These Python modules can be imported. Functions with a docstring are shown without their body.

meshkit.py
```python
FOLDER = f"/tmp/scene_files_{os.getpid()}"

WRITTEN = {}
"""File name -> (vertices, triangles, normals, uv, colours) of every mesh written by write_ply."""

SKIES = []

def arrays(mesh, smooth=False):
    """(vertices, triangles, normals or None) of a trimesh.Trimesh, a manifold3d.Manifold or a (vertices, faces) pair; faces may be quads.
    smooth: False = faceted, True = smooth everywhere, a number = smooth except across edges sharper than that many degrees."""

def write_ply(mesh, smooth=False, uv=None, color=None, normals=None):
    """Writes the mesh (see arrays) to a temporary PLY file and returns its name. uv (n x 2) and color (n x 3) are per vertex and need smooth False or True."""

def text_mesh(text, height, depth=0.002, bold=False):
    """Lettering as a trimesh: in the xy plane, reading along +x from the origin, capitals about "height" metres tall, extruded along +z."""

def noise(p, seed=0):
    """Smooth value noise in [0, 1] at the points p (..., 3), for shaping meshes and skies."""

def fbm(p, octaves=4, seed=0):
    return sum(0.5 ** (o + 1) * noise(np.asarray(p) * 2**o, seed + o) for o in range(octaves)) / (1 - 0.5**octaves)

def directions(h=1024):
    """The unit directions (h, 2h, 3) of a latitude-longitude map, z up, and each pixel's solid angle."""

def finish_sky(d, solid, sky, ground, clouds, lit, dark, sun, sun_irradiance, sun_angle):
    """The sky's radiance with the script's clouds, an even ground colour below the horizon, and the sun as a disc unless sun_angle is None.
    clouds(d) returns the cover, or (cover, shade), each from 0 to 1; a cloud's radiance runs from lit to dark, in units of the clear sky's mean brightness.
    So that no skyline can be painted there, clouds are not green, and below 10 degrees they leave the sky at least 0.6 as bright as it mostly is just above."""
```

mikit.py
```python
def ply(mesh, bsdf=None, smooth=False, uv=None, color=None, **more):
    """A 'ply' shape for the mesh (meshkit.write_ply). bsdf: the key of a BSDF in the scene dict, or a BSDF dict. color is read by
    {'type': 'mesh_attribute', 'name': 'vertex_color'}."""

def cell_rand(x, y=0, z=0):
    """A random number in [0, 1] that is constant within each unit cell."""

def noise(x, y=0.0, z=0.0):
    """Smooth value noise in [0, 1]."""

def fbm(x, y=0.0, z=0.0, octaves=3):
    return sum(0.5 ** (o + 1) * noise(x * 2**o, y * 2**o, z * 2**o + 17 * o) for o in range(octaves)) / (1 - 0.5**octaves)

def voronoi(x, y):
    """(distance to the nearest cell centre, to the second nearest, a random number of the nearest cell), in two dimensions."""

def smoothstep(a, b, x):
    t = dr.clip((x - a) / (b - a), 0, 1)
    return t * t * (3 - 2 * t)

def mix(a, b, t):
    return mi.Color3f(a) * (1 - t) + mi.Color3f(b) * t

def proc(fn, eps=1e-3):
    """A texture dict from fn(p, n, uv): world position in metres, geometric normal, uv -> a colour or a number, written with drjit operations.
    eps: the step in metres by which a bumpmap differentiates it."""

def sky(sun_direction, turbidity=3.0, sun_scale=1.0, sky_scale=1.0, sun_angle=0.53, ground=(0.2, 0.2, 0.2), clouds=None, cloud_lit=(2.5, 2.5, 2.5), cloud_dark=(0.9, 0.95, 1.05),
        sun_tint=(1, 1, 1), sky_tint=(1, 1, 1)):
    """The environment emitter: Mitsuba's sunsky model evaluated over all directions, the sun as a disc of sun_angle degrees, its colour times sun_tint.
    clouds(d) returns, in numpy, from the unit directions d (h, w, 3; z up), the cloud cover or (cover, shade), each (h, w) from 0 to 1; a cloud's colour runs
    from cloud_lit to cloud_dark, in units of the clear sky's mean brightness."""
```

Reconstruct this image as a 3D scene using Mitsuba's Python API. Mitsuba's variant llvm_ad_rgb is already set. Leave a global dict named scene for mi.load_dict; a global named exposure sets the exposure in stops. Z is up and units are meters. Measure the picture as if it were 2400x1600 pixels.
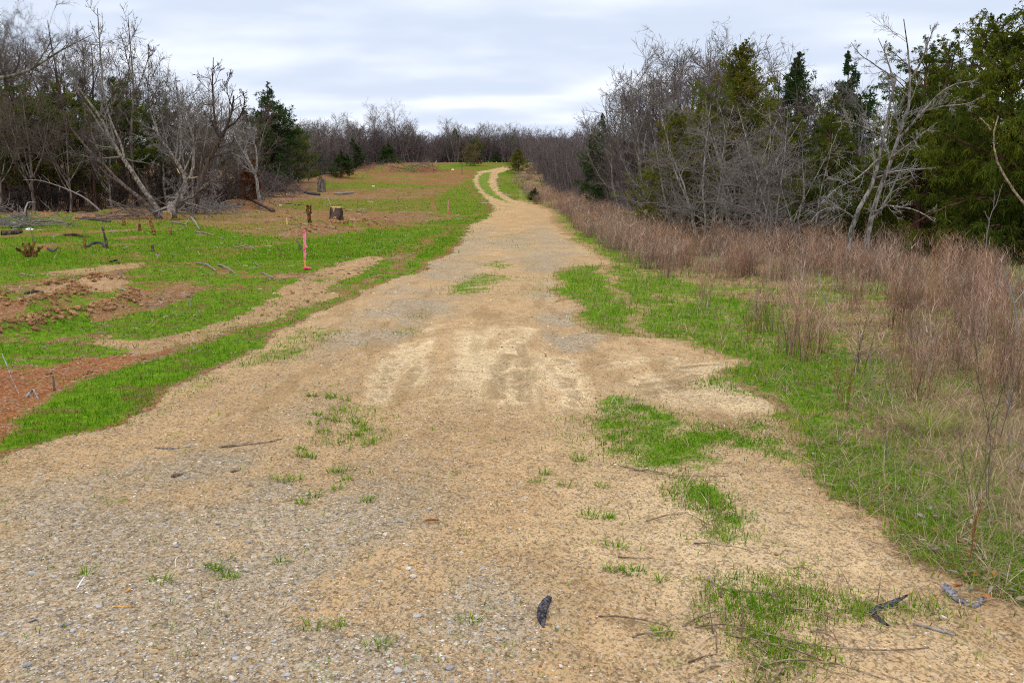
import math
import numpy as np
import trimesh
import shapely
from shapely.geometry import Polygon, LineString
import drjit as dr
import mitsuba as mi
import mikit
import meshkit

T = mi.ScalarTransform4f
scene, labels = {'type': 'scene'}, {}

# ------------------------------------------------------------------ camera, sky, exposure
EYE, PITCH = np.array([0.0, 0.0, 1.6]), math.atan(367 / 2333)
scene['camera'] = {
    'type': 'perspective', 'fov': math.degrees(2 * math.atan(1200 / 2333)), 'fov_axis': 'x', 'near_clip': 0.05, 'far_clip': 3000.0,
    'to_world': T().look_at(origin=EYE.tolist(), target=(EYE + [0, math.cos(PITCH), -math.sin(PITCH)]).tolist(), up=[0, 0, 1])}


def clouds(d):
    """Closed stratus deck: dim bluish towards the horizon, bright overhead, with long pale streaks."""
    z = np.maximum(d[..., 2], 0)
    h = z + 0.10
    u, v = d[..., 0] / h, d[..., 1] / h
    big = meshkit.fbm(np.stack([u * 0.55 + v * 0.10, v * 0.9, z * 0 + 3.1], -1), 5, 11)
    fine = meshkit.fbm(np.stack([u * 1.7 + v * 0.4, v * 2.5, z * 0 + 7.7], -1), 6, 5)
    streak = np.clip((0.50 * big + 0.50 * fine - 0.40) / 0.25, 0, 1)
    streak = streak * streak * (3 - 2 * streak)
    horizon = np.exp(-((z - 0.02) / 0.075) ** 2)
    over = np.clip(z, 0, 1) ** 0.9
    shade = 0.965 - 0.20 * streak - 0.14 * horizon * (0.35 + 0.65 * streak) - 0.80 * over * np.clip((z - 0.22) / 0.5, 0, 1)
    return np.ones_like(z), np.clip(shade, 0, 1)


exposure = 2.5
scene['sky'] = mikit.sky((-0.35, -0.45, 0.80), turbidity=3.0, sun_scale=0.08, sun_angle=30.0, clouds=clouds,
                         cloud_lit=(3.9, 3.85, 3.8), cloud_dark=(1.30, 1.49, 1.84), ground=(0.16, 0.15, 0.08))

# ------------------------------------------------------------------ helpers
RNG = np.random.default_rng(7)


def fbm2(x, y, f=1.0, o=3, seed=0):
    x, y = np.broadcast_arrays(np.asarray(x, float), np.asarray(y, float))
    return meshkit.fbm(np.stack([x * f, y * f, np.zeros_like(x) + 0.37 * seed], -1), o, seed)


def sstep(a, b, x):
    t = np.clip((x - a) / (b - a), 0, 1)
    return t * t * (3 - 2 * t)


COUNT = {}


def numbered(name):
    COUNT[name] = COUNT.get(name, -1) + 1
    return name if COUNT[name] == 0 else f'{name}_{COUNT[name]:03d}'


def say(key, label=None, cat=None, group=None, kind=None):
    e = {}
    if label: e['label'] = label
    if cat: e['category'] = cat
    if group: e['group'] = group
    if kind: e['kind'] = kind
    labels[key] = e
    return key


def part(key, mesh, bsdf, smooth=False, **kw):
    """One entry of the scene; a second part of the same name takes a number."""
    base, n = key, 0
    while key in scene:
        n += 1
        key = f'{base}_{n:03d}'
    scene[key] = mikit.ply(mesh, bsdf, smooth=smooth, **kw)
    return key


def cat_meshes(ms):
    vs, fs, at = [], [], 0
    for v, f in ms:
        vs.append(v); fs.append(np.asarray(f) + at); at += len(v)
    return np.vstack(vs), np.vstack(fs)


def unit(v):
    return v / np.maximum(np.linalg.norm(v, axis=-1, keepdims=True), 1e-9)


def tubes(P, R, k=5, cap=False):
    """Tapered tubes round the polylines P (B, m, 3) with radii R (B, m)."""
    B, m, _ = P.shape
    t = np.empty_like(P)
    t[:, 1:-1] = P[:, 2:] - P[:, :-2]
    t[:, 0], t[:, -1] = P[:, 1] - P[:, 0], P[:, -1] - P[:, -2]
    t = unit(t)
    ref = np.where(np.abs(t[:, :1, 2:3]) > 0.85, np.array([1.0, 0.13, 0]), np.array([0, 0.11, 1.0]))
    u = unit(np.cross(t, np.broadcast_to(ref, t.shape)))
    w = np.cross(t, u)
    a = np.arange(k) * 2 * math.pi / k
    V = P[:, :, None] + R[:, :, None, None] * (np.cos(a)[:, None] * u[:, :, None] + np.sin(a)[:, None] * w[:, :, None])
    i = np.arange(B * m * k).reshape(B, m, k)
    p, q = i[:, :-1], i[:, 1:]
    pn, qn = np.roll(p, -1, 2), np.roll(q, -1, 2)
    F = np.concatenate([np.stack([p, pn, qn], -1).reshape(-1, 3), np.stack([p, qn, q], -1).reshape(-1, 3)])
    V = V.reshape(-1, 3)
    if cap:
        n = len(V)
        V = np.vstack([V, P[:, 0], P[:, -1]])
        a0, a1 = i[:, 0], i[:, -1]
        c0, c1 = n + np.arange(B), n + B + np.arange(B)
        F = np.vstack([F, np.stack([np.roll(a0, -1, 1), a0, np.repeat(c0[:, None], k, 1)], -1).reshape(-1, 3),
                       np.stack([a1, np.roll(a1, -1, 1), np.repeat(c1[:, None], k, 1)], -1).reshape(-1, 3)])
    return V, F


def resample(pts, m):
    pts = np.asarray(pts, float)
    s = np.r_[0, np.cumsum(np.linalg.norm(np.diff(pts, axis=0), axis=1))]
    q = np.linspace(0, s[-1], m)
    out = np.stack([np.interp(q, s, pts[:, i]) for i in range(3)], 1)
    if m > 4:
        out[1:-1] = 0.25 * out[:-2] + 0.5 * out[1:-1] + 0.25 * out[2:]
    return out


LANDMARKS = {
    'lone dark bark piece': (0.121, 3.548), 'hooked black bark': (1.398, 3.588), 'grey bark strip': (1.758, 3.684), 'grey forked stick': (1.541, 3.424), 'orange leaf': (-0.384, 4.572), 'long brown stick': (-1.602, 6.052),
    'paired stick ends': (-1.723, 5.400), 'white forked twig': (-1.757, 3.856), 'pale leaf stalk': (-1.450, 4.112), 'yellow green tussock': (2.729, 6.324),
    'many pointed cedar': (-23.6, 98.0), 'dying brown cedar': (-24.6, 116.0), 'tall stump': (-18.074, 95.600), 'two tallest bare trees': (-20.8, 166.0), 'round olive bush': (-6.4, 156.0), 'far bend': (-1.0, 150.0), 'pointed far cedar': (-10.2, 182.0)}
TOLD = set()


def whereabouts(x, y, what):
    """A label that finds one small thing among its like: how far it lies from the nearest thing one can find, and which way."""
    for name, (a, b) in sorted(LANDMARKS.items(), key=lambda q: math.hypot(q[1][0] - x, q[1][1] - y)):
        dx, dy = x - a, y - b
        side, deep = ('right' if dx > 0 else 'left'), ('behind' if dy > 0 else 'in front')
        d = math.hypot(dx, dy)
        far = f'{max(round(d * 10), 1) * 10} cm' if d < 0.95 else f'{d:.1f} m' if d < 10 else f'{d:.0f} m'
        if abs(dx) > 2.2 * abs(dy): way = f'{side} of'
        elif abs(dy) > 2.2 * abs(dx): way = 'behind' if dy > 0 else 'in front of'
        else: way = f'{deep} and {side} of'
        text = f'{what} {far} {way} the {name}'
        if text not in TOLD:
            TOLD.add(text)
            return text
    return what


# ------------------------------------------------------------------ the lie of the land
def rise(y):
    """The track climbs to a crest 165 m away."""
    y = np.asarray(y, float)
    r = np.clip(y - 45, 0, 120)
    return 0.00036 * r * r + np.clip(y - 165, 0, 400) * 0.02


def poly(*pts):
    return Polygon(pts).buffer(0)


ROAD = poly((-3.048, 4.548), (-3.015, 5.400), (-3.101, 5.852), (-2.971, 6.138), (-2.881, 6.413), (-2.681, 6.631), (-2.691, 7.526), (-2.606, 8.542), (-2.560, 10.171), (-2.501, 11.560), (-2.365, 13.173), (-2.209, 15.365),
            (-1.900, 17.140), (-1.496, 22.391), (-1.394, 27.880), (-1.638, 40.466), (-1.339, 46.950), (-1.075, 57.455), (-1.205, 67.556), (-2.485, 87.432), (-3.769, 105.933), (-4.720, 122.579), (-4.709, 142.884), (-1.304, 154.369),
            (0.259, 153.343), (-0.621, 147.038), (-1.907, 136.736), (-1.923, 119.593), (-1.262, 99.301), (-0.104, 81.361), (1.425, 69.891), (2.202, 60.239), (1.638, 41.809), (1.690, 32.455), (1.817, 25.600), (2.003, 20.315),
            (1.013, 19.675), (0.642, 16.600), (0.567, 14.636), (0.810, 12.250), (0.874, 10.967), (1.157, 10.467), (1.448, 10.467), (1.743, 10.171), (1.843, 9.509), (2.123, 9.034), (1.816, 8.502), (1.853, 7.854), (1.862, 7.078), (1.825, 6.379),
            (1.700, 5.484), (1.649, 4.940), (1.707, 4.492), (1.683, 4.164), (1.731, 3.920), (1.844, 3.708), (1.963, 3.548), (2.301, 3.144), (2.6, 2.2), (2.2, -6.0), (-2.6, -6.0), (-2.8, 2.4))

# green cover painted in order: (polygon, density of green, density of straw)
COVER = [
    # churned soil on the cleared field
    (poly((-37.740, 55.461), (-21.492, 48.090), (-14.841, 40.037), (-15.207, 46.390), (-9.259, 33.915), (-6.279, 29.407), (-5.245, 36.180), (-3.641, 42.739), (-2.575, 50.420), (-1.594, 53.536), (-2.561, 60.239), (-7.501, 58.811), (-18.205, 71.445), (-18.554, 62.363), (-18.601, 56.808), (-21.229, 55.461), (-43.375, 63.793)), 0.26, 0.53),
    (poly((-18.999, 69.891), (-16.901, 79.644), (-11.251, 77.963), (-6.475, 84.793), (-4.403, 60.926), (-7.952, 62.363), (-12.949, 60.926), (-17.027, 66.795)), 0.62, 0.25),
    (poly((-21.435, 101.172), (-6.224, 104.949), (-5.756, 84.793), (-11.492, 79.644), (-17.446, 82.233)), 0.24, 0.52),
    (poly((-20.730, 116.602), (-7.762, 114.599), (-5.884, 106.854), (-13.215, 103.974), (-21.634, 102.120)), 0.75, 0.1),
    (poly((-24.855, 136.736), (-18.635, 147.038), (-4.969, 147.038), (-4.927, 122.579), (-6.395, 107.856), (-14.680, 115.597), (-21.075, 118.561)), 0.32, 0.45),
    (poly((-6.733, 99.301), (-4.647, 109.741), (-3.647, 95.600), (-1.263, 66.042), (-1.250, 58.811), (-2.145, 50.420), (-4.348, 56.808), (-6.288, 77.963)), 0.8, 0.05),
    # red clay scrape and bare strips near the track
    (poly((-5.435, 8.306), (-4.639, 8.878), (-4.275, 8.926), (-3.961, 9.198), (-3.818, 9.766), (-3.671, 10.322), (-3.587, 10.622), (-3.335, 9.845), (-3.491, 8.837), (-3.676, 8.120), (-3.632, 7.526), (-3.559, 7.064), (-3.312, 6.266), (-3.389, 5.084)), 0.02, 0.0, 0.04),
    (poly((-4.428, 10.530), (-3.850, 10.322), (-3.643, 10.779), (-3.421, 11.629), (-3.446, 13.314), (-3.631, 16.239), (-3.444, 18.236), (-3.662, 21.370), (-3.396, 22.661), (-3.043, 19.170), (-2.926, 16.600), (-2.640, 14.081), (-2.829, 11.896), (-3.106, 10.779), (-3.352, 9.897), (-3.586, 9.484)), 0.14, 0.03, 0.36),
    (poly((-3.994, 26.698), (-3.634, 35.511), (-3.018, 37.256), (-3.062, 29.881), (-3.097, 24.126), (-3.299, 22.661)), 0.25, 0.05, 0.36),
    (poly((-6.912, 13.820), (-7.278, 16.600), (-6.567, 16.981), (-6.102, 15.243), (-6.372, 14.081), (-6.325, 12.852)), 0.1, 0.05, 0.36),
    (poly((-8.689, 18.236), (-8.322, 20.437), (-7.605, 21.130), (-7.231, 19.376), (-7.793, 17.792), (-8.212, 17.220)), 0.12, 0.05, 0.36),
    (poly((-7.513, 12.423), (-6.893, 13.314), (-6.491, 13.314), (-6.120, 12.209), (-6.633, 10.938)), 0.15, 0.05),
    (poly((-6.620, 10.171), (-5.031, 10.171), (-4.539, 10.467), (-3.972, 10.171), (-3.677, 9.845), (-3.624, 9.586), (-4.101, 9.434), (-4.654, 9.390), (-5.897, 9.034)), 0.95, 0.0),
    (poly((-4.755, 9.106), (-4.401, 9.198), (-3.865, 9.016), (-4.023, 8.796), (-4.345, 8.749)), 0.7, 0.0),
    # verge left of the track
    (poly((-3.303, 5.320), (-3.312, 6.266), (-3.559, 7.064), (-3.632, 7.526), (-3.676, 8.120), (-3.579, 8.463), (-3.491, 8.837), (-3.404, 9.434), (-3.348, 9.897), (-3.078, 10.679), (-2.794, 11.746), (-2.619, 13.969), (-2.508, 15.759), (-2.348, 18.236), (-2.328, 22.661),
          (-2.552, 29.881), (-2.338, 39.192), (-1.655, 40.900), (-1.340, 29.881), (-1.496, 22.391), (-1.900, 17.140), (-2.209, 15.365), (-2.365, 13.173), (-2.501, 11.560), (-2.560, 10.171), (-2.606, 8.542), (-2.691, 7.526), (-2.681, 6.631), (-2.881, 6.413), (-2.971, 6.138), (-3.101, 5.852), (-3.037, 4.872)), 0.98, 0.04),
    (poly((-6.847, 26.698), (-5.787, 33.915), (-2.729, 40.037), (-1.969, 35.511), (-2.911, 22.661), (-2.740, 18.236), (-3.914, 18.236), (-5.010, 18.236), (-6.584, 20.207)), 0.97, 0.02),
    (poly((-3.758, 18.236), (-3.338, 22.935), (-2.876, 22.391), (-2.688, 17.381), (-3.034, 16.035), (-3.517, 16.035)), 0.4, 0.02, 0.36),
]
ROAD_COVER = [
    (poly((-2.691, 7.526), (-2.606, 8.542), (-2.560, 10.171), (-2.244, 11.271), (-1.810, 10.171), (-1.943, 8.926), (-2.372, 8.502), (-2.445, 7.446), (-2.571, 6.495)), 0.62, 0.05),
    (poly((-0.916, 21.370), (-0.046, 21.370), (0.041, 19.170), (-0.233, 18.054), (-0.570, 18.980)), 0.95, 0.0),
    (poly((-0.775, 18.054), (-0.154, 17.970), (-0.036, 16.600), (-0.252, 14.636), (-0.751, 14.519), (-1.106, 15.111), (-1.022, 16.981)), 0.9, 0.0),
    (poly((-0.075, 17.381), (0.705, 18.236), (0.546, 14.081), (0.287, 13.314), (-0.063, 14.636)), 0.3, 0.0),
    (poly((-1.428, 12.716), (-1.121, 12.990), (-1.036, 12.291), (-1.325, 12.015)), 0.75, 0.0),
    (poly((-1.516, 10.938), (-1.271, 11.521), (-1.009, 11.099), (-1.187, 10.530), (-1.473, 10.622)), 0.55, 0.0),
    (poly((-1.196, 31.121), (0.579, 33.915), (0.516, 24.126), (-0.485, 22.661)), 0.16, 0.0),
    (poly((-4.223, 138.755), (-2.777, 142.884), (-2.733, 119.593), (-1.793, 98.379), (-0.507, 79.644), (0.426, 66.795), (-1.799, 84.793), (-3.468, 104.949), (-4.374, 124.555)), 1.0, 0.0),
    (poly((1.013, 19.675), (2.003, 20.315), (1.879, 18.236), (1.699, 14.081), (1.448, 10.467), (1.157, 10.467), (0.874, 10.967), (0.810, 12.250), (0.567, 14.636), (0.635, 17.381)), 0.95, 0.1),
    (poly((0.617, 7.416), (0.823, 7.526), (0.974, 7.416), (1.219, 6.943), (1.454, 6.618), (1.721, 7.008), (1.862, 7.078), (1.853, 6.379), (1.700, 5.484), (1.526, 5.756), (1.388, 6.052), (1.280, 5.616), (1.023, 5.240), (0.729, 5.484), (0.576, 5.664), (0.507, 6.052), (0.503, 6.742)), 0.95, 0.03),
    (poly((0.262, 6.618), (0.595, 7.149), (0.501, 5.664), (0.590, 5.320), (0.311, 5.400)), 0.42, 0.0),
    (poly((0.814, 5.400), (1.077, 5.400), (1.186, 5.240), (1.156, 4.804), (1.137, 4.376), (0.852, 4.320), (0.824, 4.736)), 0.8, 0.02),
    (poly((1.467, 6.680), (1.844, 7.008), (1.825, 6.379), (1.574, 6.158)), 0.8, 0.05),
    (poly((1.664, 7.607), (1.527, 7.943), (1.816, 8.502), (1.943, 7.943), (1.849, 7.149)), 0.8, 0.1),
    (poly((0.786, 3.968), (1.012, 4.016), (1.197, 3.788), (1.454, 3.788), (1.641, 3.624), (1.594, 3.404), (1.251, 3.440), (1.084, 3.404), (1.222, 3.144), (0.739, 2.920), (0.790, 3.336), (0.755, 3.624)), 0.5, 0.03),
    (poly((1.449, 3.728), (1.744, 3.708), (1.801, 3.512), (1.555, 3.420), (1.418, 3.512)), 0.62, 0.05),
    (poly((1.197, 4.164), (1.352, 4.064), (1.314, 3.832), (1.089, 3.832)), 0.3, 0.0),
    (poly((-1.614, 7.526), (-0.968, 7.372), (-0.758, 6.379), (-0.988, 6.052), (-1.357, 6.158)), 0.25, 0.0),
]
DRY_EDGE = LineString([(3.066, 55.461), (2.204, 25.772), (2.189, 16.981), (2.428, 14.081), (2.516, 10.171), (2.276, 8.709), (1.937, 7.008), (1.726, 5.572), (1.671, 4.940), (1.727, 4.492), (1.700, 4.112), (1.844, 3.708), (2.301, 3.144)])

# ridges of turned earth: (points, height, half width)
BERMS = [
    ([(-5.561, 10.171), (-5.415, 10.679), (-5.467, 11.174), (-5.436, 11.746), (-5.190, 12.128), (-5.214, 12.990), (-5.329, 13.969)], 0.13, 0.17),
    ([(-6.392, 12.990), (-6.377, 13.565), (-6.357, 14.184), (-6.519, 14.991)], 0.10, 0.22),
    ([(-6.969, 16.457), (-6.814, 16.600)], 0.13, 0.22), ([(-7.026, 15.111), (-7.003, 15.499)], 0.13, 0.25),
    ([(-6.982, 12.631), (-6.970, 13.466)], 0.18, 0.3),
    ([(-6.806, 31.898), (-6.872, 38.390), (-5.822, 36.910), (-5.118, 40.037)], 0.26, 0.6), ([(-17.757, 65.298), (-15.995, 63.793)], 0.55, 0.9),
    ([(-22.659, 124.555), (-20.760, 132.696), (-19.075, 136.736)], 0.45, 2.2), ([(-18.113, 142.884), (-17.082, 147.038)], 0.95, 1.8), ([(-13.076, 143.936), (-11.640, 144.995)], 0.5, 1.3),
    ([(-24.459, 50.420), (-22.430, 49.257), (-20.469, 48.090)], 0.28, 0.8), ([(-21.179, 53.536), (-18.677, 51.644)], 0.35, 0.9),
]
BERMS = [(LineString(p), h, w) for p, h, w in BERMS]
# dark wheel marks pressed into the pale mud
RUTS = [LineString(q) for q in ([(-0.103, 7.323), (-0.090, 8.605), (-0.017, 10.037), (0.194, 11.174)], [(0.486, 7.294), (0.491, 8.273), (0.476, 9.265)], [(-1.059, 7.446), (-1.140, 8.878), (-1.074, 10.405), (-0.897, 11.521)], [(-0.859, 8.028), (-0.935, 9.434), (-0.902, 10.405)], [(0.090, 7.372), (0.091, 8.668), (0.052, 10.010)],
        [(0.835, 8.709), (1.189, 9.106), (1.480, 9.198)], [(0.840, 7.688), (1.180, 7.943), (1.594, 8.306)], [(1.043, 7.446), (1.373, 7.854)], [(1.518, 8.709), (1.856, 8.878)])]
CHURN = COVER[0][0]
EDGE_L = LineString([(-33, 52), (-29.5, 55.0), (-22.5, 57.0), (-18.0, 66.0), (-19.0, 80.0), (-23.6, 110.0), (-25.0, 138.0), (-20.5, 153.0), (-13.5, 163.0), (-6.0, 171.0), (-1.0, 176.0)])
for _p in [ROAD, CHURN] + [c[0] for c in COVER + ROAD_COVER]:
    shapely.prepare(_p)


def warp(x, y):
    r = np.hypot(x, y)
    a, b = fbm2(x, y, 1.1, 3, 21) - 0.5, fbm2(x, y, 1.1, 3, 22) - 0.5
    c, e = fbm2(x, y, 5.0, 2, 23) - 0.5, fbm2(x, y, 0.35, 2, 24) - 0.5
    k = np.clip(r / 8, 0.45, 1.7)
    return x + k * (0.40 * a + 0.20 * c), y + k * (0.6 * b + 0.30 * c + 1.0 * e * np.clip(r / 25, 0, 1))


def inside(p, x, y):
    return shapely.contains_xy(p, x, y)


def soft(p, g, x, y, m, wide):
    """Density g inside the polygon, thinning out raggedly towards its edge."""
    xm, ym = x[m], y[m]
    fall = shapely.distance(p.exterior, shapely.points(xm, ym)) / (wide * np.minimum(0.05 + 0.012 * np.hypot(xm, ym), 0.42))
    return g * np.clip(1.15 * np.minimum(fall, 1) + (0.5 + 0.45 * wide) * (fbm2(xm, ym, 5.0, 4, 91) - 0.48), 0.04, 1)


def H(x, y):
    """Height of the ground."""
    x, y = np.broadcast_arrays(np.asarray(x, float), np.asarray(y, float))
    z = rise(y)
    d = np.hypot(x, y)
    side = sstep(1.5, 4.0, np.abs(x))
    z = z + (0.03 + 0.09 * side) * (fbm2(x, y, 0.35, 3, 1) - 0.5) * sstep(2, 12, d)
    z = z + 0.018 * (fbm2(x, y, 3.2, 3, 2) - 0.5) + 0.010 * (fbm2(x, y, 13.0, 2, 3) - 0.5)
    # wheel ruts, wandering along the track
    w = 0.25 * (fbm2(x * 0, y, 0.25, 2, 9) - 0.5)
    for c in (-1.05, 0.55):
        z = z - 0.036 * np.exp(-((x - c - w) / 0.24) ** 2) * sstep(26, 16, y) * (0.6 + 0.8 * fbm2(x, y, 1.5, 2, 14))
    # muddy wheel marks where the ground is soft
    soft = np.exp(-(((x - 0.35) / 1.5) ** 2 + ((y - 9.2) / 2.2) ** 2))
    z = z - 0.045 * soft * sstep(0.48, 0.62, fbm2(x * 2.4, y * 0.55, 1.0, 3, 15))
    z = z + 0.030 * np.exp(-(((x - 1.6) / 0.9) ** 2 + ((y - 8.2) / 1.2) ** 2)) * (fbm2(x, y, 6.0, 3, 16) - 0.5) * 2
    pts = shapely.points(x, y)
    for line, h, wd in BERMS:
        x0, y0, x1, y1 = line.bounds
        m = (x > x0 - 4 * wd) & (x < x1 + 4 * wd) & (y > y0 - 4 * wd) & (y < y1 + 4 * wd)
        if m.any():
            q = shapely.distance(line, pts[m] if x.ndim else pts)
            lump = h * np.exp(-(q / wd) ** 2) * (0.35 + 1.3 * fbm2(x[m] if x.ndim else x, y[m] if x.ndim else y, 1.6 / max(wd, 0.2) ** 0.6, 4, 31))
            z = np.array(z, copy=True)
            if x.ndim: z[m] += lump
            else: z = z + lump
    return z


def zone(x, y):
    """(green, straw, soil, on road) at points of the ground: 0..1 densities and the soil ramp 0 red clay, 0.4 tan, 0.7 pale, 1 grey gravel."""
    x, y = np.asarray(x, float), np.asarray(y, float)
    wx, wy = warp(x, y)
    road = inside(ROAD, wx, wy)
    d = np.hypot(x, y)
    green = np.full(x.shape, 0.98) * (0.55 + 0.45 * sstep(0.34, 0.50, fbm2(x, y, 0.45, 4, 41)))
    brown = sstep(0.44, 0.36, fbm2(x * 0.8, y * 0.40, 1.0, 4, 42))
    green = green * (1 - 0.9 * brown)
    straw = 0.10 + 0.50 * brown * (fbm2(x, y, 0.6, 2, 48) > 0.45)
    soil = 0.04 + 0.24 * fbm2(x, y, 0.3, 3, 43)
    for p, g, s, *bare in COVER:
        m = inside(p, wx, wy)
        if bare: soil[m] = bare[0] + 0.10 * (fbm2(x[m], y[m], 0.9, 3, 50) - 0.5)
        green[m], straw[m] = (soft(p, g, wx, wy, m, 1.0) if g > 0.5 else g * (0.10 + 1.7 * sstep(0.42, 0.62, fbm2(x[m] * 0.9, y[m] * 0.5, 0.6, 4, 52)))), s * (0.55 + 0.9 * fbm2(x[m], y[m], 0.7, 3, 53))
    right = (x > 0.5) & ~road
    k = sstep(0.35, 0.6, fbm2(x, y, 0.9, 3, 44))
    green = np.where(right, 0.62 + 0.4 * k, green)
    far_from = shapely.distance(DRY_EDGE, shapely.points(x, y)) * np.where(x > 0.5, 1, 0)
    inn = sstep(0.0, 1.3, far_from) * (x > np.interp(y, [3.4, 3.75, 4.4, 5.2, 6.2, 7.5, 9.2, 10.5, 12, 15, 18, 27, 30], [1.95, 1.75, 1.60, 1.75, 2.1, 2.6, 3.2, 3.5, 3.4, 3.2, 2.7, 2.35, 1.6]))
    edge = np.clip(shapely.distance(ROAD.exterior, shapely.points(wx, wy)) / (0.10 + 0.012 * d) + 1.1 * (fbm2(x, y, 6.0, 3, 92) - 0.45), 0.08, 1)
    green = np.where(right, green * (1 - (0.34 + 0.22 * sstep(7.5, 6.0, d)) * inn) * edge, green)
    straw = np.where(right, (0.18 + (0.72 + 0.45 * sstep(7.5, 6.0, d)) * inn * (1 - 0.6 * k)) * edge, straw)
    soil = np.where(right, 0.35, soil)
    # leaf litter under the woods
    under = (shapely.distance(EDGE_L, shapely.points(x, y)) < 1.0 + 2.5 * fbm2(x, y, 0.8, 3, 49)) | ((y > 176 - 0.1 * x)) | (wx < np.interp(y, [0, 52, 57, 66, 80, 110, 138, 153, 176], [-60, -33, -22.5, -18, -19, -23.6, -25, -20.5, -1]))
    green, straw = np.where(under, 0.06, green), np.where(under, 0.9, straw)
    green, straw = np.where(road, 0.004, green), np.where(road, 0.0, straw)
    for p, g, s in ROAD_COVER:
        m = inside(p, wx, wy)
        green[m], straw[m] = soft(p, g, wx, wy, m, 1.6 if p.centroid.y < 60 else 0.6), s
    # soil of the track
    n1, n2 = fbm2(x * 1.0, y * 0.28, 1.3, 4, 45), fbm2(x, y, 0.8, 3, 46)
    tr = 0.40 + 0.10 * (n1 - 0.5)
    pale = 1.25 * np.exp(-(((x - 0.02) / 0.85) ** 2 + ((y - 9.3) / 1.9) ** 2)) * sstep(0.30, 0.74, fbm2(x * 2.6, y * 0.9, 1.0, 5, 47))
    pale = pale + 0.75 * np.exp(-(((x - 1.75) / 0.8) ** 2 + ((y - 8.1) / 1.3) ** 2)) * (0.25 + 1.1 * sstep(0.38, 0.62, fbm2(x, y, 2.4, 4, 54))) + 0.45 * np.exp(-(((x - 0.95) / 0.9) ** 2 + ((y - 4.3) / 1.6) ** 2))
    tr = tr + 0.33 * np.clip(pale * 1.25, 0, 1)
    mud = np.zeros(x.shape)
    m = (y > 6.0) & (y < 13.0) & (np.abs(x) < 3.5)
    if m.any():
        xm, ym = wx[m] * 0.35 + x[m] * 0.65, wy[m] * 0.3 + y[m] * 0.7
        for line in RUTS:
            mud[m] = np.maximum(mud[m], np.exp(-(shapely.distance(line, shapely.points(xm, ym)) / 0.10) ** 2))
        mud[m] *= sstep(0.18, 0.55, fbm2(x[m], y[m], 9.0, 3, 51))
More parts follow.
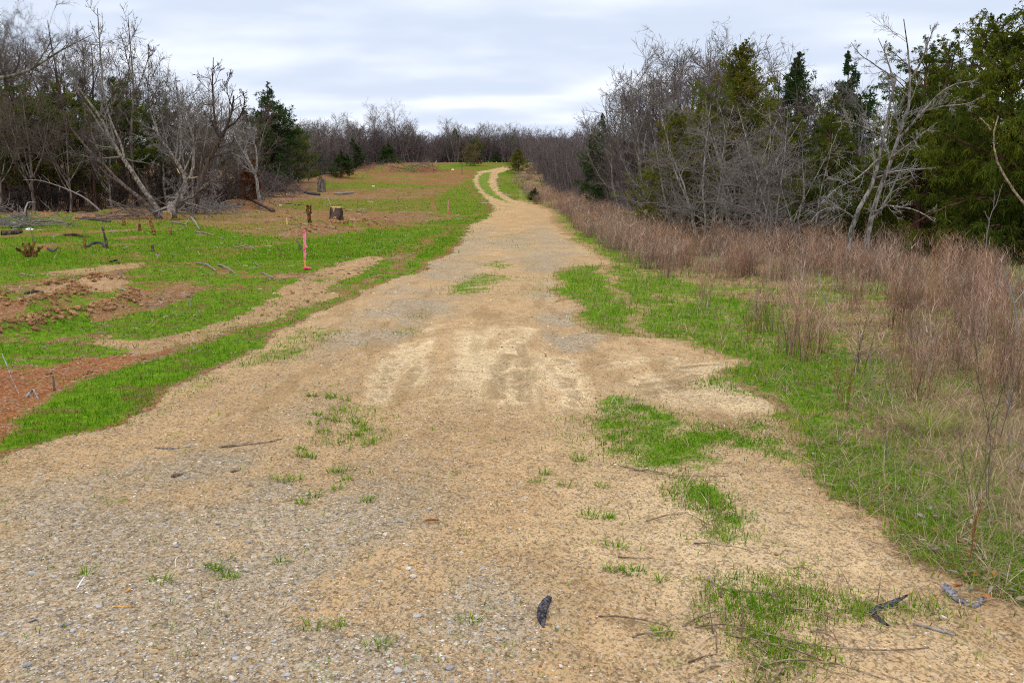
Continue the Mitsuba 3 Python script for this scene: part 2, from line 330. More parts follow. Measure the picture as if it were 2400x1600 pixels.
    tr = tr + (0.98 - tr) * np.clip(mud, 0, 0.75)
    gr = np.exp(-(((x + 0.6) / 0.75) ** 2 + ((y - 3.2) / 0.9) ** 2)) * 0.55 + 0.50 * np.exp(-(((x + 1.6) / 1.1) ** 2 + ((y - 4.6) / 2.0) ** 2))
    gr = gr + np.exp(-(((x - 0.1) / 1.6) ** 2 + ((y - 27.0) / 5.5) ** 2)) * 0.85 + 0.45 * np.exp(-(((x - 2.0) / 0.35) ** 2 + ((y - 5.0) / 0.9) ** 2))
    for c, wd in ((-1.35, 0.55), (0.75, 0.45)):       # stony wheel tracks running on up the road
        gr = gr + 0.50 * np.exp(-((x - c - 0.5 * (n1 - 0.5) - 0.012 * (y - 12)) / wd) ** 2) * sstep(8, 11, y) * sstep(48, 30, y)
    gr = np.clip(gr * (0.25 + 1.5 * sstep(0.3, 0.7, fbm2(x, y, 1.6, 4, 46))), 0, 0.50)
    tr = tr * (1 - gr)
    soil = np.where(road, tr, soil)
    return green, straw, np.clip(soil, 0, 1), road

# ------------------------------------------------------------------ materials
FIELD = [(0.00, (0.255, 0.093, 0.036)), (0.20, (0.235, 0.122, 0.062)), (0.40, (0.38, 0.250, 0.132)), (0.70, (0.62, 0.47, 0.285))]
TRACK = [(0.00, (0.305, 0.262, 0.200)), (0.22, (0.355, 0.272, 0.172)), (0.40, (0.435, 0.292, 0.155)), (0.70, (0.63, 0.485, 0.295)), (1.00, (0.205, 0.130, 0.062))]


def ramp(table, s):
    c = mi.Color3f(table[0][1])
    for (a, _), (b, col) in zip(table[:-1], table[1:]):
        c = mikit.mix(c, col, dr.clip((s - a) / (b - a), 0, 1))
    return c


def ground_colour(p, n, uv, table=FIELD):
    s, cover = uv.x, uv.y
    r = dr.sqrt(p.x * p.x + p.y * p.y)
    big, mid = mikit.fbm(p.x * 1.7, p.y * 0.9, 0.0, 3), mikit.fbm(p.x * 9, p.y * 7, 1.0, 3)
    c = ramp(table, s + 0.10 * (mid - 0.5)) * (0.86 + 0.28 * mid) * (0.86 + 0.28 * big)
    near = mikit.smoothstep(30.0, 6.0, r)
    d1, e1, k1 = mikit.voronoi(p.x * 52 + 2.0 * mid, p.y * 52)
    d2, e2, k2 = mikit.voronoi(p.x * 21 + 7.3 + 2.0 * mid, p.y * 21)
    grey = mikit.smoothstep(0.36, 0.05, s) if table is TRACK else mi.Float(0.0)
    # grit: pale and dark grains, more of them and greyer where the surface is gravel
    g1 = mikit.smoothstep(0.02, 0.10, e1 - d1) * mikit.smoothstep(0.60, 0.75, k1 + 0.30 * grey) * near
    tone = mikit.mix((0.40, 0.30, 0.19), (0.44, 0.405, 0.355), dr.clip(0.25 + 0.6 * grey + 0.5 * (mikit.cell_rand(k1 * 9173.0) - 0.5), 0, 1))
    c = mikit.mix(c, tone * (0.55 + 0.75 * mikit.cell_rand(k1 * 5381.0)), g1 * (0.45 + 0.45 * grey))
    g2 = mikit.smoothstep(0.04, 0.16, e2 - d2) * mikit.smoothstep(0.82, 0.90, k2 + 0.20 * grey)
    c = mikit.mix(c, tone * (0.7 + 0.5 * mikit.cell_rand(k2 * 771.0)), g2 * (0.25 + 0.3 * grey))
    crumbs = mikit.smoothstep(0.58, 0.68, mikit.fbm(p.x * 78, p.y * 52, 3.0, 2)) * near
    dark = mikit.smoothstep(0.55, 0.66, mikit.fbm(p.x * 150, p.y * 95, 4.0, 2)) * mikit.smoothstep(14.0, 5.0, r)
    c = c * (1 - 0.34 * crumbs) * (1 - 0.38 * dark)
    streak = mikit.smoothstep(0.56, 0.70, mikit.fbm(p.x * 5.5, p.y * 0.8, 5.0, 3)) * mikit.smoothstep(3.2, 2.2, dr.abs(p.x - 0.2)) * mikit.smoothstep(0.5, 0.3, cover)
    c = mikit.mix(c, (0.24, 0.155, 0.075), 0.40 * streak * mikit.smoothstep(26.0, 14.0, p.y) * mikit.smoothstep(5.0, 7.5, p.y))
    gn = mikit.fbm(p.x * 3.1, p.y * 3.1, 9.0, 3)
    gf = mikit.fbm(p.x * 24, p.y * 15, 8.0, 3)
    grass = mikit.mix((0.050, 0.110, 0.009), (0.135, 0.265, 0.012), dr.clip(0.35 * gn + 1.3 * (gf - 0.25), 0, 1))
    grass = mikit.mix(grass, c * 0.7, mikit.smoothstep(0.55, 0.72, mikit.fbm(p.x * 7, p.y * 5, 12.0, 3)) * 0.75)
    chop = mikit.smoothstep(0.45, 0.62, mikit.fbm(p.x * 11, p.y * 4.5, 6.0, 3))
    litter = mikit.mix((0.100, 0.058, 0.034), (0.29, 0.190, 0.110), dr.clip(0.45 * gn + 0.65 * chop, 0, 1))
    lit = mikit.smoothstep(1.02, 1.22, cover)
    g5 = mikit.fbm(p.x * 6.5, p.y * 6.5, 2.0, 3)
    c = mikit.mix(c, grass, mikit.smoothstep(0.25, 0.75, cover + 1.1 * (g5 - 0.5)) * 0.92 * (1 - lit))
    return mikit.mix(c, litter, lit * dr.clip(0.30 + 0.75 * chop + 1.2 * (cover - 1.5), 0, 1))


def ground_bump(p, n, uv, track=False):
    d1, e1, k1 = mikit.voronoi(p.x * 52, p.y * 52)
    d2, e2, k2 = mikit.voronoi(p.x * 21 + 7.3, p.y * 21)
    grey = mikit.smoothstep(0.36, 0.05, uv.x) if track else mi.Float(0.0)
    h = 0.011 * mikit.fbm(p.x * 34, p.y * 34, 0.0, 3) + 0.02 * mikit.fbm(p.x * 8, p.y * 8, 2.0, 2)
    h = h + (0.003 + 0.006 * grey) * mikit.smoothstep(0.0, 0.30, e1 - d1) * mikit.smoothstep(0.45, 0.9, k1)
    return h + 0.010 * mikit.smoothstep(0.0, 0.25, e2 - d2) * mikit.smoothstep(0.78, 0.90, k2)


scene['soil_material'] = {'type': 'twosided', 'b': {'type': 'bumpmap', 't': mikit.proc(ground_bump, 0.004), 'scale': 1.0, 'b': {'type': 'diffuse', 'reflectance': mikit.proc(ground_colour)}}}
scene['track_material'] = {'type': 'twosided', 'b': {'type': 'bumpmap', 't': mikit.proc(lambda p, n, uv: ground_bump(p, n, uv, True), 0.004), 'scale': 1.0,
                                                     'b': {'type': 'diffuse', 'reflectance': mikit.proc(lambda p, n, uv: ground_colour(p, n, uv, TRACK))}}}


def bark(name, a, b, fx=9.0, fz=2.2, bump=0.012):
    def col(p, n, uv):
        k = mikit.fbm((p.x + p.y * 0.6) * fx, (p.y - p.x * 0.6) * fx, p.z * fz, 3)
        return mikit.mix(a, b, mikit.smoothstep(0.3, 0.7, k))

    scene[name] = {'type': 'twosided', 'b': {'type': 'diffuse', 'reflectance': mikit.proc(col)}}


bark('grey_bark', (0.095, 0.083, 0.073), (0.33, 0.31, 0.29), 32, 9)
bark('brown_bark', (0.075, 0.062, 0.05), (0.235, 0.205, 0.18), 13, 2.8)
bark('dark_bark', (0.045, 0.033, 0.026), (0.13, 0.10, 0.085), 12, 2.5)
bark('cedar_bark', (0.055, 0.030, 0.022), (0.15, 0.085, 0.06), 16, 1.2)
bark('fresh_wood', (0.34, 0.20, 0.085), (0.50, 0.345, 0.18), 30, 6)
bark('dead_wood', (0.14, 0.10, 0.07), (0.34, 0.27, 0.20), 40, 40)
bark('grey_wood', (0.15, 0.135, 0.125), (0.34, 0.32, 0.305), 50, 50)
bark('rotten_wood', (0.06, 0.03, 0.012), (0.22, 0.11, 0.045), 18, 4)
bark('pine_lath', (0.55, 0.28, 0.06), (0.70, 0.40, 0.12), 60, 4)
bark('charred_bark', (0.022, 0.021, 0.026), (0.115, 0.110, 0.125), 90, 90)
bark('slate_bark', (0.07, 0.068, 0.082), (0.27, 0.265, 0.30), 110, 110)
bark('clod_soil', (0.17, 0.090, 0.042), (0.36, 0.205, 0.105), 14, 14)
for nm, c in (('twig_grey', (0.185, 0.168, 0.158)), ('twig_pale', (0.27, 0.255, 0.248)), ('twig_purple', (0.125, 0.100, 0.104)), ('twig_brown', (0.135, 0.108, 0.092)), ('twig_dark', (0.075, 0.062, 0.060)),
              ('twig_red', (0.22, 0.085, 0.045)), ('twig_olive', (0.17, 0.155, 0.075))):
    scene[nm] = {'type': 'twosided', 'b': {'type': 'diffuse', 'reflectance': {'type': 'rgb', 'value': c}}}
scene['leafy'] = {'type': 'principledthin', 'base_color': {'type': 'mesh_attribute', 'name': 'vertex_color'}, 'roughness': 0.7, 'diff_trans': 0.7, 'spec_trans': 0.0, 'eta': 1.3}
scene['tinted'] = {'type': 'twosided', 'b': {'type': 'diffuse', 'reflectance': {'type': 'mesh_attribute', 'name': 'vertex_color'}}}
for nm, c in (('stone_grey', (0.38, 0.37, 0.36)), ('stone_pale', (0.54, 0.48, 0.40)), ('stone_tan', (0.42, 0.30, 0.185)), ('stone_slate', (0.25, 0.25, 0.265)), ('stone_brown', (0.27, 0.185, 0.115))):
    def stone_col(p, n, uv, c=c):
        return mi.Color3f(c) * (0.70 + 0.6 * mikit.fbm(p.x * 120, p.y * 120, p.z * 120, 2))
    scene[nm] = {'type': 'diffuse', 'reflectance': mikit.proc(stone_col)}
scene['ribbon_pink'] = {'type': 'principledthin', 'base_color': {'type': 'rgb', 'value': (0.95, 0.36, 0.55)}, 'roughness': 0.35, 'diff_trans': 0.9, 'spec_trans': 0.0, 'eta': 1.3}
scene['ribbon_hot'] = {'type': 'twosided', 'b': {'type': 'roughplastic', 'diffuse_reflectance': {'type': 'rgb', 'value': (0.85, 0.02, 0.16)}, 'alpha': 0.25}}
scene['white_scrap'] = {'type': 'twosided', 'b': {'type': 'diffuse', 'reflectance': {'type': 'rgb', 'value': (0.75, 0.76, 0.78)}}}

# ------------------------------------------------------------------ the ground, one sheet of rings; the track is cut out of it along its ragged edge
NR, NA = 800, 620
ring = np.r_[0.25, np.geomspace(0.9, 330, NR - 1)]
t = np.linspace(-1, 1, NA)
ang = np.radians(36 * t + 144 * np.sign(t) * np.clip((np.abs(t) - 0.82) / 0.18, 0, 1) ** 1.6)
ang[0], ang[-1] = -math.pi, math.pi
gx, gy = ring[:, None] * np.sin(ang)[None], ring[:, None] * np.cos(ang)[None]
gz = H(gx.ravel(), gy.ravel())
green, straw, soil, onroad = zone(gx.ravel(), gy.ravel())
cov = np.clip(green, 0, 1) * np.where(onroad & (gy.ravel() < 40), 0.62, 0.92)
cov = np.where((straw > 0.5), 1.0 + 0.8 * straw * (1 - 0.6 * green), cov)
gv = np.stack([gx.ravel(), gy.ravel(), gz], 1)
guv = np.stack([soil, cov], 1)
i = np.arange(NR * NA).reshape(NR, NA)
quads = np.stack([i[:-1, :-1], i[:-1, 1:], i[1:, 1:], i[1:, :-1]], -1).reshape(-1, 4)[:, ::-1]
quad_road = onroad[quads].sum(1) >= 2
# smooth normals come from the whole sheet, so that no seam shows along the track
qn = np.cross(gv[quads[:, 2]] - gv[quads[:, 0]], gv[quads[:, 3]] - gv[quads[:, 1]])


def sheet(sel):
    q = quads[sel]
    used, inv = np.unique(q, return_inverse=True)
    return (gv[used], inv.reshape(-1, 4)), guv[used]


m, uv = sheet(~quad_road)
scene['ground'] = mikit.ply(m, 'soil_material', smooth=True, uv=uv)
say('ground', 'cleared ground with patches of grass, red clay and churned brown soil beside the track', kind='structure')
m, uv = sheet(quad_road)
scene['dirt_road'] = mikit.ply(m, 'track_material', smooth=True, uv=uv)
say('dirt_road', 'tan dirt and gravel track running ahead and bending over the rise', kind='structure')


# ------------------------------------------------------------------ stones
def stone_mesh(seed, flat=0.55):
    r = np.random.default_rng(seed)
    m = trimesh.creation.icosphere(subdivisions=1)
    v = m.vertices * (0.72 + 0.5 * meshkit.noise(m.vertices * 1.3 + 9.1 * seed, seed))[:, None]
    for _ in range(5):
        n = unit(r.normal(size=3)); o = 0.62 + 0.2 * r.random()
        dd = v @ n
        v = v - np.clip(dd - o, 0, None)[:, None] * n
    return v * [1, 0.75, flat], m.faces


STONES = [mikit.ply(stone_mesh(s, 0.35 + 0.06 * s), None) for s in range(6)]
STONE_M = ['stone_grey', 'stone_pale', 'stone_tan', 'stone_slate', 'stone_brown']


def screen_scatter(n, rmin, rmax, a=36, seed=0, power=1.0):
    """Points whose density falls with distance (as in a view from the track), so near ground gets the fine detail."""
    r = np.random.default_rng(seed)
    t = r.random(n)
    rr = (rmin ** -power + t * (rmax ** -power - rmin ** -power)) ** (-1 / power)
    aa = np.radians(r.uniform(-a, a, n))
    return rr * np.sin(aa), rr * np.cos(aa)


x, y = screen_scatter(5200, 3.0, 9.5, 32, 50, 1.2)
g, s, so, ro = zone(x, y)
r = np.random.default_rng(51)
keep = ro & (g < 0.2) & (r.random(len(x)) < 0.06 + 0.8 * np.clip(0.36 - so, 0, 1) + 0.10 * (x < 0) * (y < 5.5))
x, y, so = x[keep], y[keep], so[keep]
big = 0.005 + 0.013 * r.random(len(x)) ** 2.2
order = np.argsort(-big / y)[:250]
for j in order:
    key = numbered('dirt_road__stone')
    kind = r.choice(5, p=[0.30, 0.26, 0.26, 0.08, 0.10])
    d = dict(STONES[r.integers(6)])
    d['bsdf'] = {'type': 'ref', 'id': STONE_M[kind]}
    d['to_world'] = T().translate([float(x[j]), float(y[j]), float(H(x[j], y[j])) + 0.15 * float(big[j])]).rotate([0, 0, 1], float(r.uniform(0, 360))).rotate([1, 0.3, 0], float(r.normal(0, 14))).scale(float(big[j]))
    scene[key] = d
# loose gravel and grit, too much to count
x, y = screen_scatter(150000, 2.9, 30, 33, 52, 0.9)
g, s, so, ro = zone(x, y)
keep = ro & (g < 0.5) & (r.random(len(x)) < (0.22 + 0.30 * (x < 0.1) * (y < 7) + 1.6 * np.clip(0.36 - so, 0, 1)) * (0.3 + 1.2 * fbm2(x, y, 2.2, 3, 93)))
x, y, so = x[keep], y[keep], so[keep]
n = len(x)
octa_v = np.array([[1, 0, 0], [0, 1, 0], [-1, 0, 0], [0, -1, 0], [0, 0, 1], [0, 0, -0.6]], float)
octa_f = np.array([[0, 1, 4], [1, 2, 4], [2, 3, 4], [3, 0, 4]])
sz = (0.0022 + 0.0080 * r.random(n) ** 3.0) * np.clip(y / 6, 0.8, 2.2)
v = octa_v[None] * (0.6 + 0.8 * r.random((n, 6, 1))) * sz[:, None, None] * np.stack([np.ones(n), 0.7 + 0.3 * r.random(n), 0.35 + 0.3 * r.random(n)], 1)[:, None]
a = r.uniform(0, 6.28, n)
ca, sa = np.cos(a)[:, None], np.sin(a)[:, None]
v = np.stack([v[..., 0] * ca - v[..., 1] * sa + x[:, None], v[..., 0] * sa + v[..., 1] * ca + y[:, None], v[..., 2] + (H(x, y) + 0.1 * sz)[:, None]], -1)
pal = np.array([[0.40, 0.40, 0.40], [0.56, 0.53, 0.47], [0.46, 0.32, 0.19], [0.26, 0.26, 0.27], [0.24, 0.155, 0.085], [0.48, 0.34, 0.19]])
pick = np.where(r.random(n) < np.clip(0.95 - 1.9 * so, 0.2, 0.9), r.choice([0, 0, 1, 3, 2], n), r.choice([1, 2, 4, 5, 4, 2, 4], n))
col = pal[pick] * (0.75 + 0.5 * r.random((n, 1)))
fs = (octa_f[None] + 6 * np.arange(n)[:, None, None]).reshape(-1, 3)
scene['dirt_road__gravel'] = mikit.ply((v.reshape(-1, 3), fs), 'tinted', color=np.repeat(col, 6, 0))
say('dirt_road__gravel', kind='stuff')


# ------------------------------------------------------------------ grass
def blades(x, y, z, h, w, az, lean, col, seg=2, droop=0.35):
    """Grass blades: tapered strips of seg + 1 levels, leaning over by "lean" and drooping towards the tip."""
    n = len(x)
    dx, dy = np.cos(az), np.sin(az)
    sx, sy = -dy, dx
    V = []
    for k in range(seg + 1):
        t = k / seg
        out = h * (lean * t + droop * lean * t * t)
        up = h * t * np.sqrt(np.clip(1 - (lean * 0.8) ** 2 * t, 0.06, 1))
        ww = w * (1 - t) ** 0.8 * 0.5
        c = np.stack([x + dx * out, y + dy * out, z + up], 1)
        if k < seg:
            V += [c - np.stack([sx * ww, sy * ww, 0 * ww], 1), c + np.stack([sx * ww, sy * ww, 0 * ww], 1)]
        else:
            V.append(c)
    m = 2 * seg + 1
    V = np.stack(V, 1)
    F = []
    for k in range(seg - 1):
        F += [[2 * k, 2 * k + 1, 2 * k + 3], [2 * k, 2 * k + 3, 2 * k + 2]]
    F.append([2 * seg - 2, 2 * seg - 1, 2 * seg])
    F = (np.array(F)[None] + m * np.arange(n)[:, None, None]).reshape(-1, 3)
    return V.reshape(-1, 3), F, np.repeat(col, m, 0)


def put_grass(key, parts, label, **kw):
    at, vs, fs, cs = 0, [], [], []
    for v, f, c in parts:
        vs.append(v); fs.append(f + at); cs.append(c); at += len(v)
    scene[key] = mikit.ply((np.vstack(vs), np.vstack(fs)), 'leafy', color=np.vstack(cs))
    say(key, label, kind='stuff')


GREENS = np.array([[0.088, 0.235, 0.006], [0.135, 0.290, 0.008], [0.062, 0.175, 0.008], [0.205, 0.320, 0.014], [0.260, 0.310, 0.038]])
STRAWS = np.array([[0.42, 0.31, 0.20], [0.52, 0.42, 0.29], [0.32, 0.22, 0.145], [0.22, 0.145, 0.10], [0.47, 0.41, 0.34]])


def greens(n, r, yellow):
    k = r.integers(0, 3, n)
    y = r.random(n) < yellow
    return np.where(y[:, None], GREENS[3 + r.integers(0, 2, n)], GREENS[k]) * (0.75 + 0.5 * r.random((n, 1)))


def lawn(n, rmin, rmax, seed, sel, hh, spread=4, yellow=0.15, a=37, power=0.9):
    r = np.random.default_rng(seed)
    x, y = screen_scatter(n, rmin, rmax, a, seed + 1, power)
    g, s, so, ro = zone(x, y)
    patch = sstep(0.30, 0.55, fbm2(x, y, 4.5, 3, 61))
    keep = sel(x, y, ro) & (r.random(n) < g * (0.42 + 0.75 * patch))
    x, y, g = x[keep], y[keep], g[keep]
    d = np.hypot(x, y)
    x, y, d, g = (np.repeat(q, spread) for q in (x, y, d, g))
    n = len(x)
    sp = 0.016 + 0.0052 * d
    x, y = x + r.normal(0, 1, n) * sp, y + r.normal(0, 1, n) * sp
    h = hh(d) * (0.45 + 0.9 * r.random(n)) * (0.6 + 0.6 * fbm2(x, y, 2.0, 2, 63))
    w = np.clip(0.0030 + 0.00042 * d, 0, 0.045) * (0.7 + 0.6 * r.random(n))
    yel = np.clip(yellow + 0.5 * (fbm2(x, y, 1.3, 2, 64) - 0.45) + 0.3 * (g < 0.5), 0.02, 0.95)
    return blades(x, y, H(x, y) - 0.004, h, w, r.uniform(0, 6.28, n), r.uniform(0.1, 0.9, n), greens(n, r, yel), 2)


L = lambda x, y, ro: ~ro & (x < 0.5)
R = lambda x, y, ro: ~ro & (x >= 0.5)
RO = lambda x, y, ro: ro
put_grass('field_grass', [lawn(90000, 3.0, 26, 70, L, lambda d: 0.040 + 0.0009 * d, 5, 0.12), lawn(50000, 22, 150, 72, L, lambda d: 0.055 + 0.001 * d, 4, 0.16)],
          'short bright green grass in patches over the cleared field and the left verge')
put_grass('track_grass', [lawn(110000, 2.9, 60, 74, RO, lambda d: 0.032 + 0.001 * d, 5, 0.22), lawn(16000, 60, 150, 75, RO, lambda d: 0.09 + 0 * d, 4, 0.2)],
          'sparse green grass growing along the middle and edges of the dirt track')
put_grass('verge_grass', [lawn(80000, 3.0, 34, 76, R, lambda d: 0.046 + 0.0034 * d, 5, 0.34), lawn(3000, 30, 150, 77, R, lambda d: 0.16 + 0 * d, 4, 0.3)],
          'green spring grass growing up through the dead grass right of the track')


def thatch(n, rmin, rmax, seed, spread=4, left=False):
    r = np.random.default_rng(seed)
    x, y = screen_scatter(n, rmin, rmax, 38, seed + 1, 0.9)
    g, s, so, ro = zone(x, y)
    keep = (r.random(n) < s * (0.3 + 0.9 * sstep(0.3, 0.55, fbm2(x, y, 2.2, 3, 66)))) & ((x < 0.5) == left)
    x, y = x[keep], y[keep]
    x, y = np.repeat(x, spread), np.repeat(y, spread)
    n = len(x)
    d = np.hypot(x, y)
    x, y = x + r.normal(0, 1, n) * (0.03 + 0.004 * d), y + r.normal(0, 1, n) * (0.03 + 0.004 * d)
    h = (0.09 if left else 0.095) * (0.4 + 1.0 * r.random(n)) + 0.0035 * d * (not left)
    w = np.clip(0.0026 + 0.00040 * d, 0, 0.04) * (0.7 + 0.6 * r.random(n))
    tone = np.clip((fbm2(x, y, 0.9, 2, 67) * 5).astype(int) + r.integers(-1, 2, n), 0, 4)
    return blades(x, y, H(x, y) - 0.004, h, w, r.uniform(0, 6.28, n), r.uniform(0.45, 2.4, n), STRAWS[tone] * (0.7 + 0.5 * r.random((n, 1))), 3, 0.5)


put_grass('dead_grass', [thatch(90000, 3.0, 24, 80, 4), thatch(4000, 20, 110, 82, 4)], 'tangle of dead straw coloured grass along the right verge')
put_grass('field_litter', [thatch(16000, 10, 140, 84, 3, True)], 'dead straw and chopped stems strewn over the churned soil of the field')


# tall russet grass: clumps of thin stems with wispy tops, shared by many copies
def russet_clump(seed, stems, hmax):
    r = np.random.default_rng(seed)
    n = stems
    a, q = r.uniform(0, 6.28, n), 0.16 * np.sqrt(r.random(n))
    x, y = q * np.cos(a), q * np.sin(a)
    h = hmax * (0.45 + 0.62 * r.random(n))
    lean = np.abs(r.normal(0.03, (0.09, 0.16, 0.08, 0.12, 0.24, 0.10)[seed % 6], n)) + 0.04
    az = np.where(r.random(n) < 0.6, r.normal(0.2, 0.9, n), r.uniform(0, 6.28, n))
    pal = np.array([[0.28, 0.160, 0.108], [0.37, 0.230, 0.165], [0.15, 0.082, 0.054], [0.48, 0.340, 0.265], [0.46, 0.37, 0.27]])
    pal = pal * np.array([[1.0, 1.0, 1.0], [1.15, 1.22, 1.28], [0.72, 0.68, 0.66], [1.05, 0.94, 0.84], [0.95, 1.06, 1.12], [0.80, 0.72, 0.62]])[seed % 6] * [1.0, 1.07, 1.10]
    col = pal[r.choice(5, n, p=[0.28, 0.24, 0.26, 0.15, 0.07])] * (0.65 + 0.6 * r.random((n, 1)))
    out = [blades(x, y, 0 * x - 0.02, h, 0.0052 * np.ones(n), az, lean, col, 3, 0.8)]
    # side leaves and feathery seed heads along the upper half
    k = 5
    xi, yi, hi, li, ai, ci = (np.repeat(v, k, 0) for v in (x, y, h, lean, az, col))
    t = r.uniform(0.35, 1.0, n * k)
    o = hi * (li * t + 0.8 * li * t * t)
    up = hi * t * np.sqrt(np.clip(1 - (li * 0.8) ** 2 * t, 0.06, 1))
    out.append(blades(xi + np.cos(ai) * o, yi + np.sin(ai) * o, up - 0.02, r.uniform(0.06, 0.20, n * k), r.uniform(0.003, 0.0055, n * k), r.uniform(0, 6.28, n * k), r.uniform(0.15, 0.8, n * k),
                      np.clip(ci * 1.15 + [0.035, 0.03, 0.03], 0, 1), 2, 0.6))
    at, vs, fs, cs = 0, [], [], []
    for v, f, c in out:
        vs.append(v); fs.append(f + at); cs.append(c); at += len(v)
    return np.vstack(vs), np.vstack(fs), np.vstack(cs)


for s in range(6):
    v, f, c = russet_clump(90 + s, 46, 0.80)
    scene[f'russet_clump_{"abcdef"[s]}'] = {'type': 'shapegroup', 'clump': mikit.ply((v, f), 'leafy', color=c)}
r = np.random.default_rng(99)
pts = []
wood_right = lambda y: np.interp(y, [0, 14, 20, 27, 38, 65, 90, 140, 180], [12, 10.5, 9.0, 7.0, 5.9, 5.0, 4.2, 2.6, 2.0])
for _ in range(26000):
    yy = 7.0 * (170 / 7.0) ** r.random()
    left = np.interp(yy, [5, 7, 9, 11, 15, 18, 25, 35, 55, 75, 110, 150], [3.2, 2.9, 2.65, 2.55, 2.55, 2.35, 2.3, 2.3, 2.7, 1.6, 0.4, 0.0])
    hi = wood_right(yy) + 1.5
    xx = left + (hi - left) * r.random()
    if xx / yy > 0.66: continue
    pts.append((xx, yy))
pts = np.array(pts)
dens = (0.08 + 1.2 * sstep(0.40, 0.60, fbm2(pts[:, 0], pts[:, 1], 1.0, 3, 95))) * np.where(pts[:, 1] < 10.0, 0.34, np.where(pts[:, 1] < 13, 0.6, 0.95))
keep = r.random(len(pts)) < dens * np.clip((wood_right(pts[:, 1]) + 1.5 - 2.3) / 7, 0.12, 1.0) * 0.115
pts = np.vstack([pts[keep], [(2.694, 9.106), (2.599, 9.340), (2.989, 9.484), (2.842, 9.766), (3.111, 10.171), (3.735, 9.034), (4.061, 9.340), (3.761, 9.509), (4.147, 9.845), (4.042, 8.926), (2.802, 10.779), (3.878, 7.854), (3.846, 7.446), (3.618, 7.446)]])
zs = H(pts[:, 0], pts[:, 1])
for (xx, yy), zz in zip(pts, zs):
    key = 'tall_grass__%03d' % (COUNT.setdefault('tg', 0) + 1)
    COUNT['tg'] += 1
    sc = float((0.50 + 0.62 * r.random() ** 1.4) * (1.0 if yy > 11 else 0.9) * (0.82 + 0.30 * fbm2(xx, yy, 0.5, 2, 96)))
    scene[key] = {'type': 'instance', 'to_world': T().translate([float(xx), float(yy), float(zz)]).rotate([0, 0, 1], float(r.normal(20, 50))).scale([sc * (1 + yy / 60), sc * (1 + yy / 60), sc]),
                  'g': {'type': 'ref', 'id': f'russet_clump_{"abcdef"[int(np.clip(fbm2(xx, yy, 0.8, 2, 97) * 9 - 1.5 + r.normal(0, 1.2), 0, 5))]}'}}
say('tall_grass', 'tall russet dead grass in a broad band between the right verge and the woods', kind='stuff')

# ------------------------------------------------------------------ trees
def rad_at(R, t, taper=0.86):
    return R * (1 - taper * t)


def grow(P, Rr, Ln, n, t, ang, ratio, m, wander, up, r, rk=0.62, rmin=0.004, side=None, taper=0.85):
    """n children on each of the polylines P (B, m0, 3); returns their polylines, radii and lengths."""
    B, m0, _ = P.shape
    tt = np.sort(r.uniform(t[0], t[1], (B, n)), 1)
    q = tt * (m0 - 1)
    i0 = np.clip(q.astype(int), 0, m0 - 2)
    fr = (q - i0)[..., None]
    b = np.arange(B)[:, None]
    S = P[b, i0] * (1 - fr) + P[b, i0 + 1] * fr
    tan = unit(P[b, i0 + 1] - P[b, i0])
    rad = Rr[b, i0] * (1 - fr[..., 0]) + Rr[b, i0 + 1] * fr[..., 0]
    rnd = r.normal(size=(B, n, 3))
    perp = unit(rnd - (rnd * tan).sum(-1, keepdims=True) * tan)
    a = np.radians(r.normal(ang[0], ang[1], (B, n)))[..., None]
    D = unit(np.cos(a) * tan + np.sin(a) * perp).reshape(-1, 3)
    L = (Ln[:, None] * ratio * (1.15 - 0.65 * tt) * r.uniform(0.6, 1.25, (B, n))).reshape(-1)
    r0 = np.maximum((rad * rk * r.uniform(0.7, 1.0, (B, n))).reshape(-1), rmin)
    C = [S.reshape(-1, 3)]
    for k in range(m - 1):
        D = unit(D + wander * r.normal(size=D.shape) + np.array([0, 0, up]))
        C.append(C[-1] + D * (L / (m - 1))[:, None])
    P2 = np.stack(C, 1)
    R2 = np.maximum(r0[:, None] * (1 - taper * np.linspace(0, 1, m))[None], rmin * 0.55)
    return P2, R2, L


def bare_tree(limbs, levels, seed, m=10):
    """limbs: [(points, base radius, tip radius)]; returns the mesh of the limbs and the mesh of everything finer."""
    r = np.random.default_rng(seed)
    P = np.stack([resample(l[0], m) for l in limbs])
    R = np.stack([np.linspace(l[1], l[2], m) for l in limbs])
    P[:, 1:-1] += r.normal(0, 1, P[:, 1:-1].shape) * R[:, 1:-1, None] * 0.35
    Ln = np.linalg.norm(np.diff(P, axis=1), axis=2).sum(1)
    trunk = [tubes(P, R, 7)]
    fine = []
    for q in levels:
        P, R, Ln = grow(P, R, Ln, r=r, **{k: v for k, v in q.items() if k not in ('k', 'trunk')})
        (trunk if q.get('trunk') else fine).append(tubes(P, R, q.get('k', 3)))
    return cat_meshes(trunk), cat_meshes(fine)


def sway(r, h, lean=0.1, bend=0.06, n=7, x=0, y=0, az=None):
    """A rising, slightly crooked line from the ground."""
    a = r.uniform(0, 6.28) if az is None else az
    z = np.linspace(0, h, n)
    p = np.stack([x + lean * math.cos(a) * z, y + lean * math.sin(a) * z, z], 1)
    p[1:, :2] += np.cumsum(r.normal(0, bend * h / n, (n - 1, 2)), 0)
    return p


def stems(r, n, h, spread, lean, r0, bend=0.08):
    out = []
    for k in range(n):
        a = 6.28 * k / n + r.uniform(-0.5, 0.5)
        hh = h * r.uniform(0.72, 1.0)
        out.append((sway(r, hh, lean * r.uniform(0.5, 1.4), bend, 7, spread * math.cos(a), spread * math.sin(a), a), r0 * r.uniform(0.7, 1.1), r0 * 0.22))
    return out


def kind(name, trunk, crown, tb, cb):
    """A kind of tree whose copies share one pair of meshes."""
    scene[name] = {'type': 'shapegroup', 'trunk': mikit.ply(trunk, tb, smooth=True), 'crown': mikit.ply(crown, cb)}


